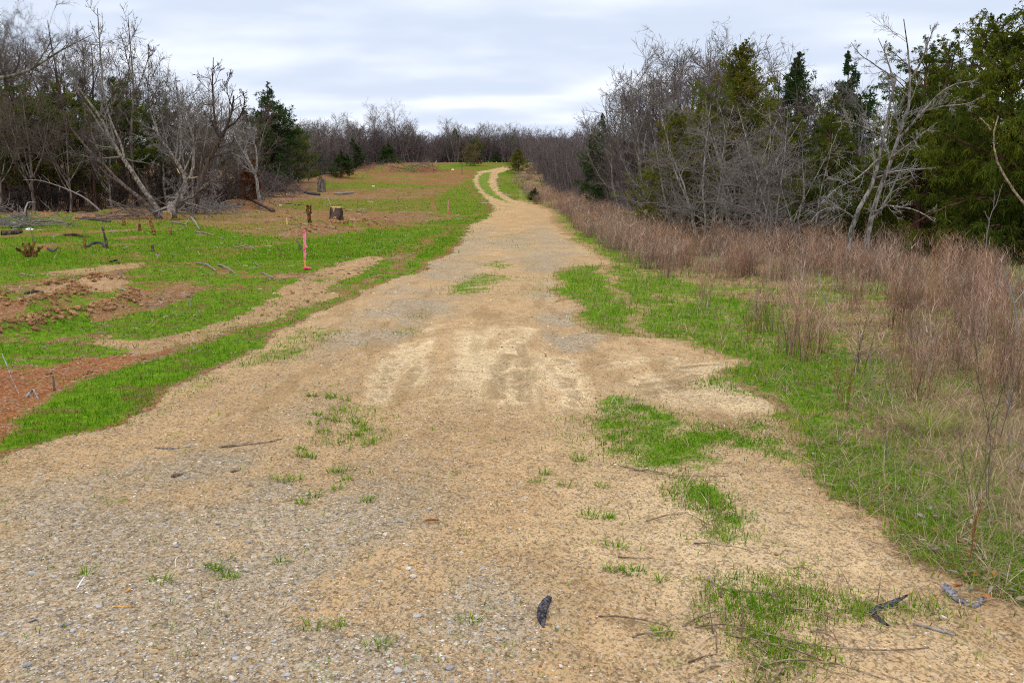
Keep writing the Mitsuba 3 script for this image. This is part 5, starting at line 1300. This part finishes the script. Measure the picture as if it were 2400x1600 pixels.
# brush piles of grey limbs
for (x, y), wd, ht, n, mat, lab, sd in [((-19.964, 84.793), 3.2, 1.7, 70, 'twig_purple', 'heap of purple grey brush between the slim forked tree and the tall stump', 380), ((-18.508, 71.445), 2.0, 1.2, 36, 'twig_grey', 'heap of pale brush and limbs at the foot of the slim forked tree', 381),
                                        ((-18.820, 37.256), 2.2, 0.7, 26, 'twig_grey', 'low heap of grey brush at the left edge of the field', 382), ((-16.479, 54.183), 2.4, 1.0, 50, 'twig_grey', 'heap of grey brush right of the felled butt', 383),
                                        ((-17.577, 46.390), 2.6, 0.6, 24, 'twig_brown', 'low brown brush heap under the leaning trunks', 384), ((-14.291, 140.899), 6.0, 1.0, 34, 'twig_brown', 'far brush heap along the foot of the woods by the green mound', 385)]:
    r = np.random.default_rng(sd)
    key = numbered('brush_pile')
    say(key, lab, 'brush pile')
    limbs = []
    for k in range(n):
        a, e = r.uniform(0, 6.28), r.normal(0.12, 0.22) if sd > 381 else r.normal(0.45, 0.32)
        L = r.uniform(0.5, 1.0) * wd
        c = np.array([x + r.normal(0, wd * 0.38), y + r.normal(0, wd * 0.3), 0])
        d = np.array([math.cos(a) * math.cos(e), math.sin(a) * math.cos(e), math.sin(e)])
        p = np.stack([c - d * L / 2, c, c + d * L / 2 + [0, 0, r.normal(0, 0.1) * L]])
        top = ht * math.exp(-((c[0] - x) / wd) ** 2 * 2) * r.uniform(0.02, 0.9)
        p[:, 2] = p[:, 2] - p[:, 2].min() + 0.0 + top * 0.6 + H(p[:, 0], p[:, 1]).min()
        limbs.append((p, r.uniform(0.012, 0.035), 0.01))
    tm, cm = bare_tree(limbs, [dict(n=6, t=(0.2, 1.0), ang=(42, 14), ratio=0.38, m=4, wander=0.2, up=0.03, k=3, rmin=0.009), dict(n=4, t=(0.2, 1.0), ang=(42, 14), ratio=0.5, m=3, wander=0.2, up=0.03, k=3, rmin=0.007)], sd, m=5)
    part(key + '__limbs', cat_meshes([tm, cm]), mat)
    labels[key + '__limbs'] = {'kind': 'stuff'}

# lumps of turned earth along the ridges, mounds and churned soil, too many to count
r = np.random.default_rng(390)
px, py, ps = [], [], []
for line, h, wd in BERMS:
    n = int(190 * max(line.length, 0.6)) if wd < 0.5 else int(16 * max(line.length, wd))
    q = [line.interpolate(u, normalized=True) for u in r.random(n)]
    px += [p.x + r.normal(0, wd * 0.6) for p in q]
    py += [p.y + r.normal(0, wd * 0.6) for p in q]
    ps += list((0.010 + 0.040 * r.random(n) ** 3.5) * (1 if wd < 0.5 else 2.0))
qx, qy = screen_scatter(9000, 9, 130, 36, 391, 0.9)
g, s, so, ro = zone(qx, qy)
k = ~ro & (g < 0.3) & (qx < 0) & (r.random(len(qx)) < 0.5)
px, py = np.r_[px, qx[k]], np.r_[py, qy[k]]
ps = np.r_[ps, (0.010 + 0.035 * r.random(k.sum()) ** 3) * np.clip(qy[k] / 22, 0.7, 2.6)]
base = trimesh.creation.icosphere(subdivisions=1)
bv, bf = np.array(base.vertices), np.array(base.faces)
vs, fs = [], []
shapes = [bv * (0.45 + 1.1 * meshkit.noise(bv * 2.6 + 13.7 * s, s))[:, None] * [1, 0.85, 0.7] for s in range(12)]
zz = H(px, py)
for k in range(len(px)):
    a = r.uniform(0, 6.28)
    v = shapes[k % 12] * ps[k]
    v = np.stack([v[:, 0] * math.cos(a) - v[:, 1] * math.sin(a) + px[k], v[:, 0] * math.sin(a) + v[:, 1] * math.cos(a) + py[k], v[:, 2] + zz[k] + 0.2 * ps[k]], 1)
    vs.append(v)
    fs.append(bf + 42 * k)
scene['soil_clods'] = mikit.ply((np.vstack(vs), np.vstack(fs)), 'clod_soil', smooth=False)
say('soil_clods', 'brown clods of turned earth on the ridges, mounds and scraped strips of the field', kind='stuff')
# splinters, chips and chopped stems over the field
qx, qy = screen_scatter(6500, 9, 140, 36, 392, 0.9)
g, s, so, ro = zone(qx, qy)
k = ~ro & (qx < 0)
qx, qy = qx[k], qy[k]
n = len(qx)
a = r.uniform(0, 6.28, n)
L = r.uniform(0.04, 0.26, n) ** 1.0 * np.clip(qy / 34, 0.22, 2.2)
e = np.where(r.random(n) < 0.06, r.uniform(0.4, 1.2, n), r.normal(0.03, 0.08, n))
rr = r.uniform(0.004, 0.011, n) * np.clip(qy / 26, 0.35, 2.5)
c = np.stack([qx, qy, H(qx, qy) + rr], 1)
d = np.stack([np.cos(a) * np.cos(e), np.sin(a) * np.cos(e), np.sin(e)], 1)
V, F = tubes(np.stack([c, c + d * L[:, None] * 0.5 + r.normal(0, 0.02, (n, 3)) * L[:, None], c + d * L[:, None]], 1), np.stack([rr, rr, rr * 0.6], 1), 3)
pal = np.array([[0.40, 0.37, 0.35], [0.30, 0.22, 0.15], [0.14, 0.09, 0.06], [0.09, 0.07, 0.06], [0.50, 0.36, 0.18], [0.55, 0.53, 0.52]])
col = pal[r.choice(6, n, p=[0.22, 0.26, 0.2, 0.16, 0.06, 0.10])]
scene['wood_debris'] = mikit.ply((V, F), 'tinted', color=np.repeat(col, 9, 0))
say('wood_debris', 'splinters, bark chips and chopped stems strewn over the cleared field', kind='stuff')


# ------------------------------------------------------------------ bark pieces and twigs in the foreground
def bark_strip(key, pts, widths, zs, mat, label, curl=0.5, seed=0):
    """A curved plate of bark: an arched cross-section, 5 mm thick, along pts."""
    m, q = 22, 9
    p = resample([[a, b, 0] for a, b in pts], m)
    s = np.linspace(0, 1, m)
    w = np.interp(s, np.linspace(0, 1, len(widths)), widths)
    zc = np.interp(s, np.linspace(0, 1, len(zs)), zs)
    t = unit(np.gradient(p, axis=0))
    side = np.stack([-t[:, 1], t[:, 0], 0 * s], 1)
    rr = np.random.default_rng(seed)
    a = np.linspace(-1, 1, q) * math.pi * curl
    top, bot = [], []
    for j in range(q):
        o = np.sin(a[j]) / max(math.sin(min(math.pi * curl, math.pi / 2)), 0.3) * w * 0.5
        hgt = (np.cos(a[j]) - math.cos(math.pi * curl)) * w * 0.42
        c = p + side * o[:, None]
        rough = 0.0016 * rr.normal(size=m) + 0.0012 * np.sin(s * 90 + j)
        top.append(np.stack([c[:, 0], c[:, 1], H(c[:, 0], c[:, 1]) + zc + hgt + 0.000 + rough], 1))
        bot.append(np.stack([c[:, 0], c[:, 1], H(c[:, 0], c[:, 1]) + zc + hgt - 0.005], 1))
    V = np.vstack([np.stack(top, 1).reshape(-1, 3), np.stack(bot, 1).reshape(-1, 3)])
    i = np.arange(m * q).reshape(m, q)
    b = i + m * q
    quad = lambda A, B, C, D: np.concatenate([np.stack([A, B, C], -1).reshape(-1, 3), np.stack([A, C, D], -1).reshape(-1, 3)])
    F = np.vstack([quad(i[:-1, :-1], i[:-1, 1:], i[1:, 1:], i[1:, :-1]), quad(b[:-1, :-1], b[1:, :-1], b[1:, 1:], b[:-1, 1:]),
                   quad(i[:-1, 0], i[1:, 0], b[1:, 0], b[:-1, 0]), quad(i[:-1, -1], b[:-1, -1], b[1:, -1], i[1:, -1]),
                   quad(i[0, :-1], b[0, :-1], b[0, 1:], i[0, 1:]), quad(i[-1, :-1], i[-1, 1:], b[-1, 1:], b[-1, :-1])])
    scene[key] = mikit.ply((V, F), mat, smooth=50)
    say(key, label, 'bark')


bark_strip('bark_piece', [(0.147, 3.700), (0.132, 3.644), (0.117, 3.580), (0.109, 3.520), (0.116, 3.448)], [0.020, 0.030, 0.036, 0.034, 0.004], [0.006, 0.014, 0.016, 0.010, 0.0], 'charred_bark', 'dark curved bark piece lying alone on the sand at bottom centre', 0.55, 1)
bark_strip('bark_piece_001', [(1.534, 3.660), (1.482, 3.636), (1.433, 3.612), (1.389, 3.588), (1.359, 3.556), (1.364, 3.504), (1.388, 3.460)], [0.003, 0.018, 0.027, 0.027, 0.026, 0.024, 0.010], [0.03, 0.02, 0.008, 0.004, 0.006, 0.004, 0.0], 'charred_bark', 'black hooked bark piece on mossy sand at lower right', 0.4, 2)
bark_strip('bark_piece_002', [(1.728, 3.772), (1.735, 3.696), (1.752, 3.644), (1.777, 3.620), (1.838, 3.672)], [0.040, 0.038, 0.032, 0.026, 0.020], [0.022, 0.012, 0.004, 0.003, 0.016], 'slate_bark', 'slate grey bark strip by the dead leaves at the right edge', 0.35, 3)
stick('grey_stick', [(1.485, 3.476), (1.541, 3.424), (1.594, 3.372)], 0.006, 0.006, 'grey_wood', 'grey forked stick between the hooked bark piece and the bottom right corner', 'stick', forks=1)
TW = [[(0.797, 3.920), (0.847, 3.812), (0.874, 3.780)], [(0.874, 3.780), (1.014, 3.712), (1.111, 3.652)], [(1.029, 3.600), (1.131, 3.532), (1.213, 3.484)], [(0.777, 3.424), (0.833, 3.352), (0.875, 3.252), (0.914, 3.168)], [(0.778, 3.408), (0.862, 3.320), (0.971, 3.248), (1.032, 3.200), (1.092, 3.136)],
      [(0.828, 3.136), (0.882, 3.156), (0.967, 3.148), (1.059, 3.128), (1.165, 3.084), (1.227, 3.056)], [(0.839, 3.208), (0.844, 3.128), (0.839, 3.028)], [(0.844, 3.032), (0.954, 3.136)], [(0.739, 3.452), (0.729, 3.352), (0.715, 3.264)], [(0.609, 3.220), (0.715, 3.264)], [(0.675, 3.480), (0.762, 3.460), (0.860, 3.468)],
      [(0.634, 3.492), (0.723, 3.532), (0.829, 3.596)], [(0.586, 3.092), (0.628, 3.036), (0.694, 3.012)], [(0.794, 3.412), (0.883, 3.428)], [(0.829, 4.336), (0.951, 4.220), (1.070, 4.204)], [(0.990, 3.712), (1.101, 3.780)], [(0.328, 3.568), (0.474, 3.528), (0.583, 3.508)], [(0.438, 3.416), (0.538, 3.400), (0.617, 3.448)],
      [(0.471, 4.212), (0.543, 4.184), (0.634, 4.208)], [(0.625, 5.652), (0.781, 5.408), (0.933, 5.328), (1.200, 5.360)], [(0.658, 4.700), (0.877, 4.668), (0.930, 4.588)], [(0.633, 3.144), (0.712, 3.180)], [(1.084, 3.404), (1.155, 3.336)], [(0.826, 3.728), (0.850, 3.812)], [(0.685, 5.528), (0.868, 5.444)], [(1.193, 4.016), (1.253, 3.944)]]
stick('long_twig', [(0.884, 3.432), (0.947, 3.348), (1.023, 3.292), (1.123, 3.252), (1.243, 3.236), (1.349, 3.248), (1.464, 3.284)], 0.0042, 0.002, 'dead_wood', 'longest curved dry twig sweeping through the sparse grass at lower right', 'twig', arch=0.012)
for k, pts in enumerate(TW):
    stick('dry_twig', pts, 0.0040, 0.0018, 'dead_wood', whereabouts(pts[0][0], pts[0][1], ['curved', 'slim', 'bent', 'brown'][k % 4] + ' dry twig'), 'twig', 'dry twigs at lower right', arch=0.006 + 0.008 * (k % 3), forks=k % 2)

# curled dead leaves by the right verge
r = np.random.default_rng(395)


def leaf_mesh(L, w, curl, seed):
    u, v = np.meshgrid(np.linspace(0, 1, 8), np.linspace(-1, 1, 6), indexing='ij')
    wid = w * np.sin(np.pi * np.clip(u, 0.02, 0.985)) ** 0.7 * (1 + 0.14 * np.sin(u * 17 + seed))
    ang = v * curl
    x = (u - 0.5) * L
    yy = np.sin(ang) * wid / max(curl, 0.3)
    zz = (1 - np.cos(ang)) * wid / max(curl, 0.3) + 0.18 * L * np.sin(u * 2.6 + seed) * 0.4 + 0.006 * meshkit.noise(np.stack([u * 5, v * 3, 0 * u + seed], -1), seed)
    V = np.stack([x, yy, zz], -1).reshape(-1, 3)
    i = np.arange(48).reshape(8, 6)
    A, B, C, D = i[:-1, :-1], i[1:, :-1], i[1:, 1:], i[:-1, 1:]
    F = np.concatenate([np.stack([A, B, C], -1).reshape(-1, 3), np.stack([A, C, D], -1).reshape(-1, 3)])
    V2 = V + [0, 0, -0.0006]
    return np.vstack([V, V2]), np.vstack([F, F[:, ::-1] + 48])


for nm, cc in (('leaf_grey', (0.36, 0.32, 0.28)), ('leaf_tan', (0.36, 0.25, 0.16)), ('leaf_rust', (0.34, 0.15, 0.06)), ('leaf_white', (0.43, 0.39, 0.355))):
    def leaf_col(p, n, uv, cc=cc):
        return mi.Color3f(cc) * (0.6 + 0.7 * mikit.fbm(p.x * 160, p.y * 160, p.z * 160, 3))
    scene[nm] = {'type': 'twosided', 'b': {'type': 'diffuse', 'reflectance': mikit.proc(leaf_col)}}
LEAVES = [mikit.ply(leaf_mesh(1.0, 0.30, 0.9 + 0.4 * s, s), None, smooth=True) for s in range(5)]
leaf_px = [(1.853, 4.168), (1.850, 4.284), (2.049, 4.212), (2.195, 4.504), (2.203, 4.544), (2.050, 4.360), (2.100, 4.380), (1.850, 4.212), (1.997, 4.164), (2.011, 4.268), (2.171, 4.440), (1.965, 4.440), (2.036, 4.272), (2.272, 4.544), (2.217, 4.504), (1.960, 4.520), (2.030, 4.200), (1.887, 3.920), (1.954, 3.948), (1.954, 3.940), (1.856, 3.988), (1.927, 4.192), (1.821, 3.908), (1.921, 4.048), (2.011, 4.024), (1.948, 3.904), (1.975, 3.996), (2.019, 4.068), (2.047, 4.200), (1.979, 4.112), (1.895, 3.880), (1.880, 4.076), (2.021, 3.772), (1.934, 3.856), (1.749, 3.660), (2.031, 3.872), (1.975, 3.884), (1.982, 3.836), (1.775, 3.760), (1.919, 3.692), (1.881, 3.900), (2.099, 3.900), (1.857, 3.608), (1.845, 3.624), (1.835, 3.648), (1.936, 3.904), (1.977, 3.920), (1.846, 3.864), (1.962, 3.632), (1.803, 3.812), (1.943, 3.760), (1.916, 3.836), (1.773, 3.736), (1.886, 3.724), (1.806, 3.716), (1.887, 3.672), (1.969, 3.712), (1.954, 3.620), (1.874, 4.876), (2.045, 5.032), (1.963, 4.872), (1.964, 5.020), (2.028, 5.040), (2.045, 5.020), (2.068, 4.732), (1.851, 4.548), (1.990, 4.628), (2.058, 4.864), (1.975, 4.616), (2.029, 4.612), (2.003, 4.852), (2.041, 4.612), (2.236, 4.616), (2.287, 4.704), (2.457, 4.772), (2.441, 4.600), (2.031, 4.520), (2.255, 4.996), (2.336, 4.792), (2.395, 4.624), (2.174, 4.520), (2.435, 4.736), (1.970, 5.992), (1.994, 6.052), (2.001, 5.700), (2.054, 6.072), (2.224, 6.345), (1.790, 5.736)]
for k, (x, y) in enumerate(leaf_px):
    key = numbered('dead_leaf')
    kind_ = r.choice(4, p=[0.42, 0.24, 0.12, 0.22])
    d = dict(LEAVES[r.integers(5)])
    d['bsdf'] = {'type': 'ref', 'id': ['leaf_grey', 'leaf_tan', 'leaf_rust', 'leaf_white'][kind_]}
    sc = float(r.uniform(0.028, 0.056))
    d['to_world'] = T().translate([x, y, float(H(x, y)) + 0.024]).rotate([0, 0, 1], float(r.uniform(0, 360))).rotate([1, 0, 0], float(r.normal(0, 30))).rotate([0, 1, 0], float(r.normal(0, 16))).scale(sc)
    scene[key] = d
    say(key, whereabouts(x, y, ['curled grey', 'curled tan', 'rust orange', 'pale silvery'][kind_] + ' dead leaf'), 'leaf', 'dead leaves in the right verge')
# orange crumbled leaf on the track
x, y = (-0.384, 4.572)
d = dict(LEAVES[2]); d['bsdf'] = {'type': 'ref', 'id': 'leaf_rust'}
d['to_world'] = T().translate([x, y, float(H(x, y)) + 0.012]).rotate([0, 0, 1], 20.0).scale([0.085, 0.05, 0.05])
scene['orange_leaf'] = d
say('orange_leaf', 'crumpled orange leaf lying on the middle of the track', 'leaf')

# tufts of grass on the bare track
for k, (x, y) in enumerate([(-1.532, 7.481), (-1.402, 7.446), (-1.377, 7.526), (-1.278, 7.446), (-1.259, 7.107), (-1.385, 6.874), (-1.353, 6.618), (-1.251, 6.461), (-1.268, 6.810), (-1.219, 6.769), (-1.094, 6.769), (-1.042, 6.680), (-0.995, 6.556), (-1.026, 6.439), (-1.057, 6.405), (-0.896, 6.158), (-0.897, 6.266), (-1.302, 5.972), (-1.257, 5.832), (-1.198, 5.832), (-1.023, 5.572), (-0.969, 5.572), (-0.926, 5.384), (-0.958, 5.224), (-1.057, 5.116), (-1.091, 4.976), (-0.747, 4.940), (-1.279, 4.064), (-1.259, 4.040), (-1.433, 3.876), (-1.019, 4.164), (-0.737, 3.452), (-0.642, 3.448), (-0.472, 3.284), (-1.179, 3.968), (-1.768, 3.944), (0.465, 4.320), (0.420, 4.064), (0.493, 4.064), (0.527, 4.040), (0.622, 3.944), (0.372, 4.736), (0.402, 4.744), (0.475, 4.736), (0.300, 5.200), (0.539, 3.440), (0.488, 5.240), (0.407, 5.756), (0.701, 3.512), (0.151, 5.240), (0.179, 5.400), (0.557, 3.404), (-0.159, 3.492), (-1.274, 5.320), (-1.212, 5.360)]):
    n = int(r.integers(22, 38))
    a = r.uniform(0, 6.28, n)
    q = r.uniform(0.010, 0.026) * np.sqrt(r.random(n)) * (1 + y / 12)
    bx, by = x + q * np.cos(a) * 1.6, y + q * np.sin(a)
    v, f, c = blades(bx, by, H(bx, by) - 0.003, r.uniform(0.02, 0.052, n) * (0.8 + y / 14), r.uniform(0.003, 0.0055, n) * (0.8 + y / 14), a + r.normal(0, 0.6, n), r.uniform(0.3, 1.1, n), greens(n, r, 0.25), 2, 0.5)
    key = numbered('grass_tuft')
    scene[key] = mikit.ply((v, f), 'leafy', color=c)
    say(key, whereabouts(x, y, ['small', 'flat', 'thin', 'upright'][k % 4] + ' green grass tuft'), 'grass tuft', 'lone grass tufts on the track')
# a yellowish tussock and thin dead weeds in the right verge
x, y = (2.729, 6.324)
n = 240
a = r.uniform(0, 6.28, n)
q = 0.10 * np.sqrt(r.random(n))
bx, by = x + q * np.cos(a), y + q * np.sin(a)
mixed = np.where(r.random((n, 1)) < 0.75, GREENS[3 + r.integers(0, 2, n)], STRAWS[r.integers(0, 2, n)])
v, f, c = blades(bx, by, H(bx, by) - 0.005, r.uniform(0.12, 0.25, n), r.uniform(0.003, 0.005, n), a + r.normal(0, 0.4, n), r.uniform(0.4, 1.2, n), mixed, 4, 0.8)
scene['grass_tussock'] = mikit.ply((v, f), 'leafy', color=c)
say('grass_tussock', 'drooping yellow green tussock in the right verge before the russet grass', 'grass tussock')
WD = [((2.643, 8.926), 0.62, 'tallest dark red dead weed at the corner of the russet grass'), ((2.619, 9.265), 0.55, 'dark red dead weed left of the tallest one'), ((2.398, 7.008), 0.42, 'thin dark dead weed in green verge grass'), ((2.684, 7.294), 0.46, 'thin forked dead weed left of the yellow green tussock'),
      ((3.016, 6.052), 0.62, 'leaning dead weed with bare stem near the right edge'), ((2.323, 4.736), 0.55, 'upright reddish dead weed behind the dead leaves'), ((1.925, 4.016), 0.42, 'nearest upright dead weed beside the bark strip'), ((2.171, 5.320), 0.35, 'thin dead weed in the mixed verge grass right of the gravel strip'),
      ((2.935, 8.306), 0.55, 'brown dead weed in front of the second russet clump'), ((3.521, 8.502), 0.60, 'bushy dark dead weed among russet stems'), ((2.472, 10.171), 0.40, 'thin dead weed at the edge of the bright verge'), ((2.796, 5.320), 0.50, 'pale dead weed cut by the right edge of the view')]
for k, ((x, y), h, lab) in enumerate(WD):
    key = numbered('dead_weed')
    z = float(H(x, y)) - 0.02
    rw = np.random.default_rng(400 + k)
    limbs = [(sway(rw, h * rw.uniform(0.7, 1.0), 0.22, 0.10, 6) + [x + rw.normal(0, 0.03), y, z], 0.0009 + 0.00026 * y, 0.0011) for _ in range(2 + k % 3)]
    tm, cm = bare_tree(limbs, [dict(n=8, t=(0.3, 0.98), ang=(35, 12), ratio=0.30, m=4, wander=0.15, up=0.08, k=3, rmin=0.0016)], 420 + k, m=7)
    scene[key] = mikit.ply(cat_meshes([tm, cm]), ['twig_dark', 'twig_brown', 'twig_red', 'twig_grey'][k % 4])
    say(key, lab, 'weed')
# scraps of white litter
for (x, y), sc, lab in [((-17.099, 69.891), 0.16, 'white crumpled scrap at the foot of the slim forked tree'), ((-15.760, 68.325), 0.10, 'small white scrap in the grass right of the slim forked tree'), ((-14.709, 106.854), 0.14, 'white scrap on the far green strip'), ((-8.577, 146.062), 0.20, 'pale blue white scrap at the far edge of the field'), ((-17.111, 35.511), 0.12, 'white scrap in the grey brush at the left edge')]:
    key = numbered('litter_scrap')
    m = trimesh.creation.icosphere(subdivisions=2)
    v = m.vertices * (0.5 + meshkit.noise(m.vertices * 2.3 + len(scene), 3))[:, None] * [sc, sc * 0.7, sc * 0.55] + [x, y, float(H(x, y)) + 0.2 * sc]
    scene[key] = mikit.ply((v, m.faces), 'white_scrap')
    say(key, lab, 'litter')
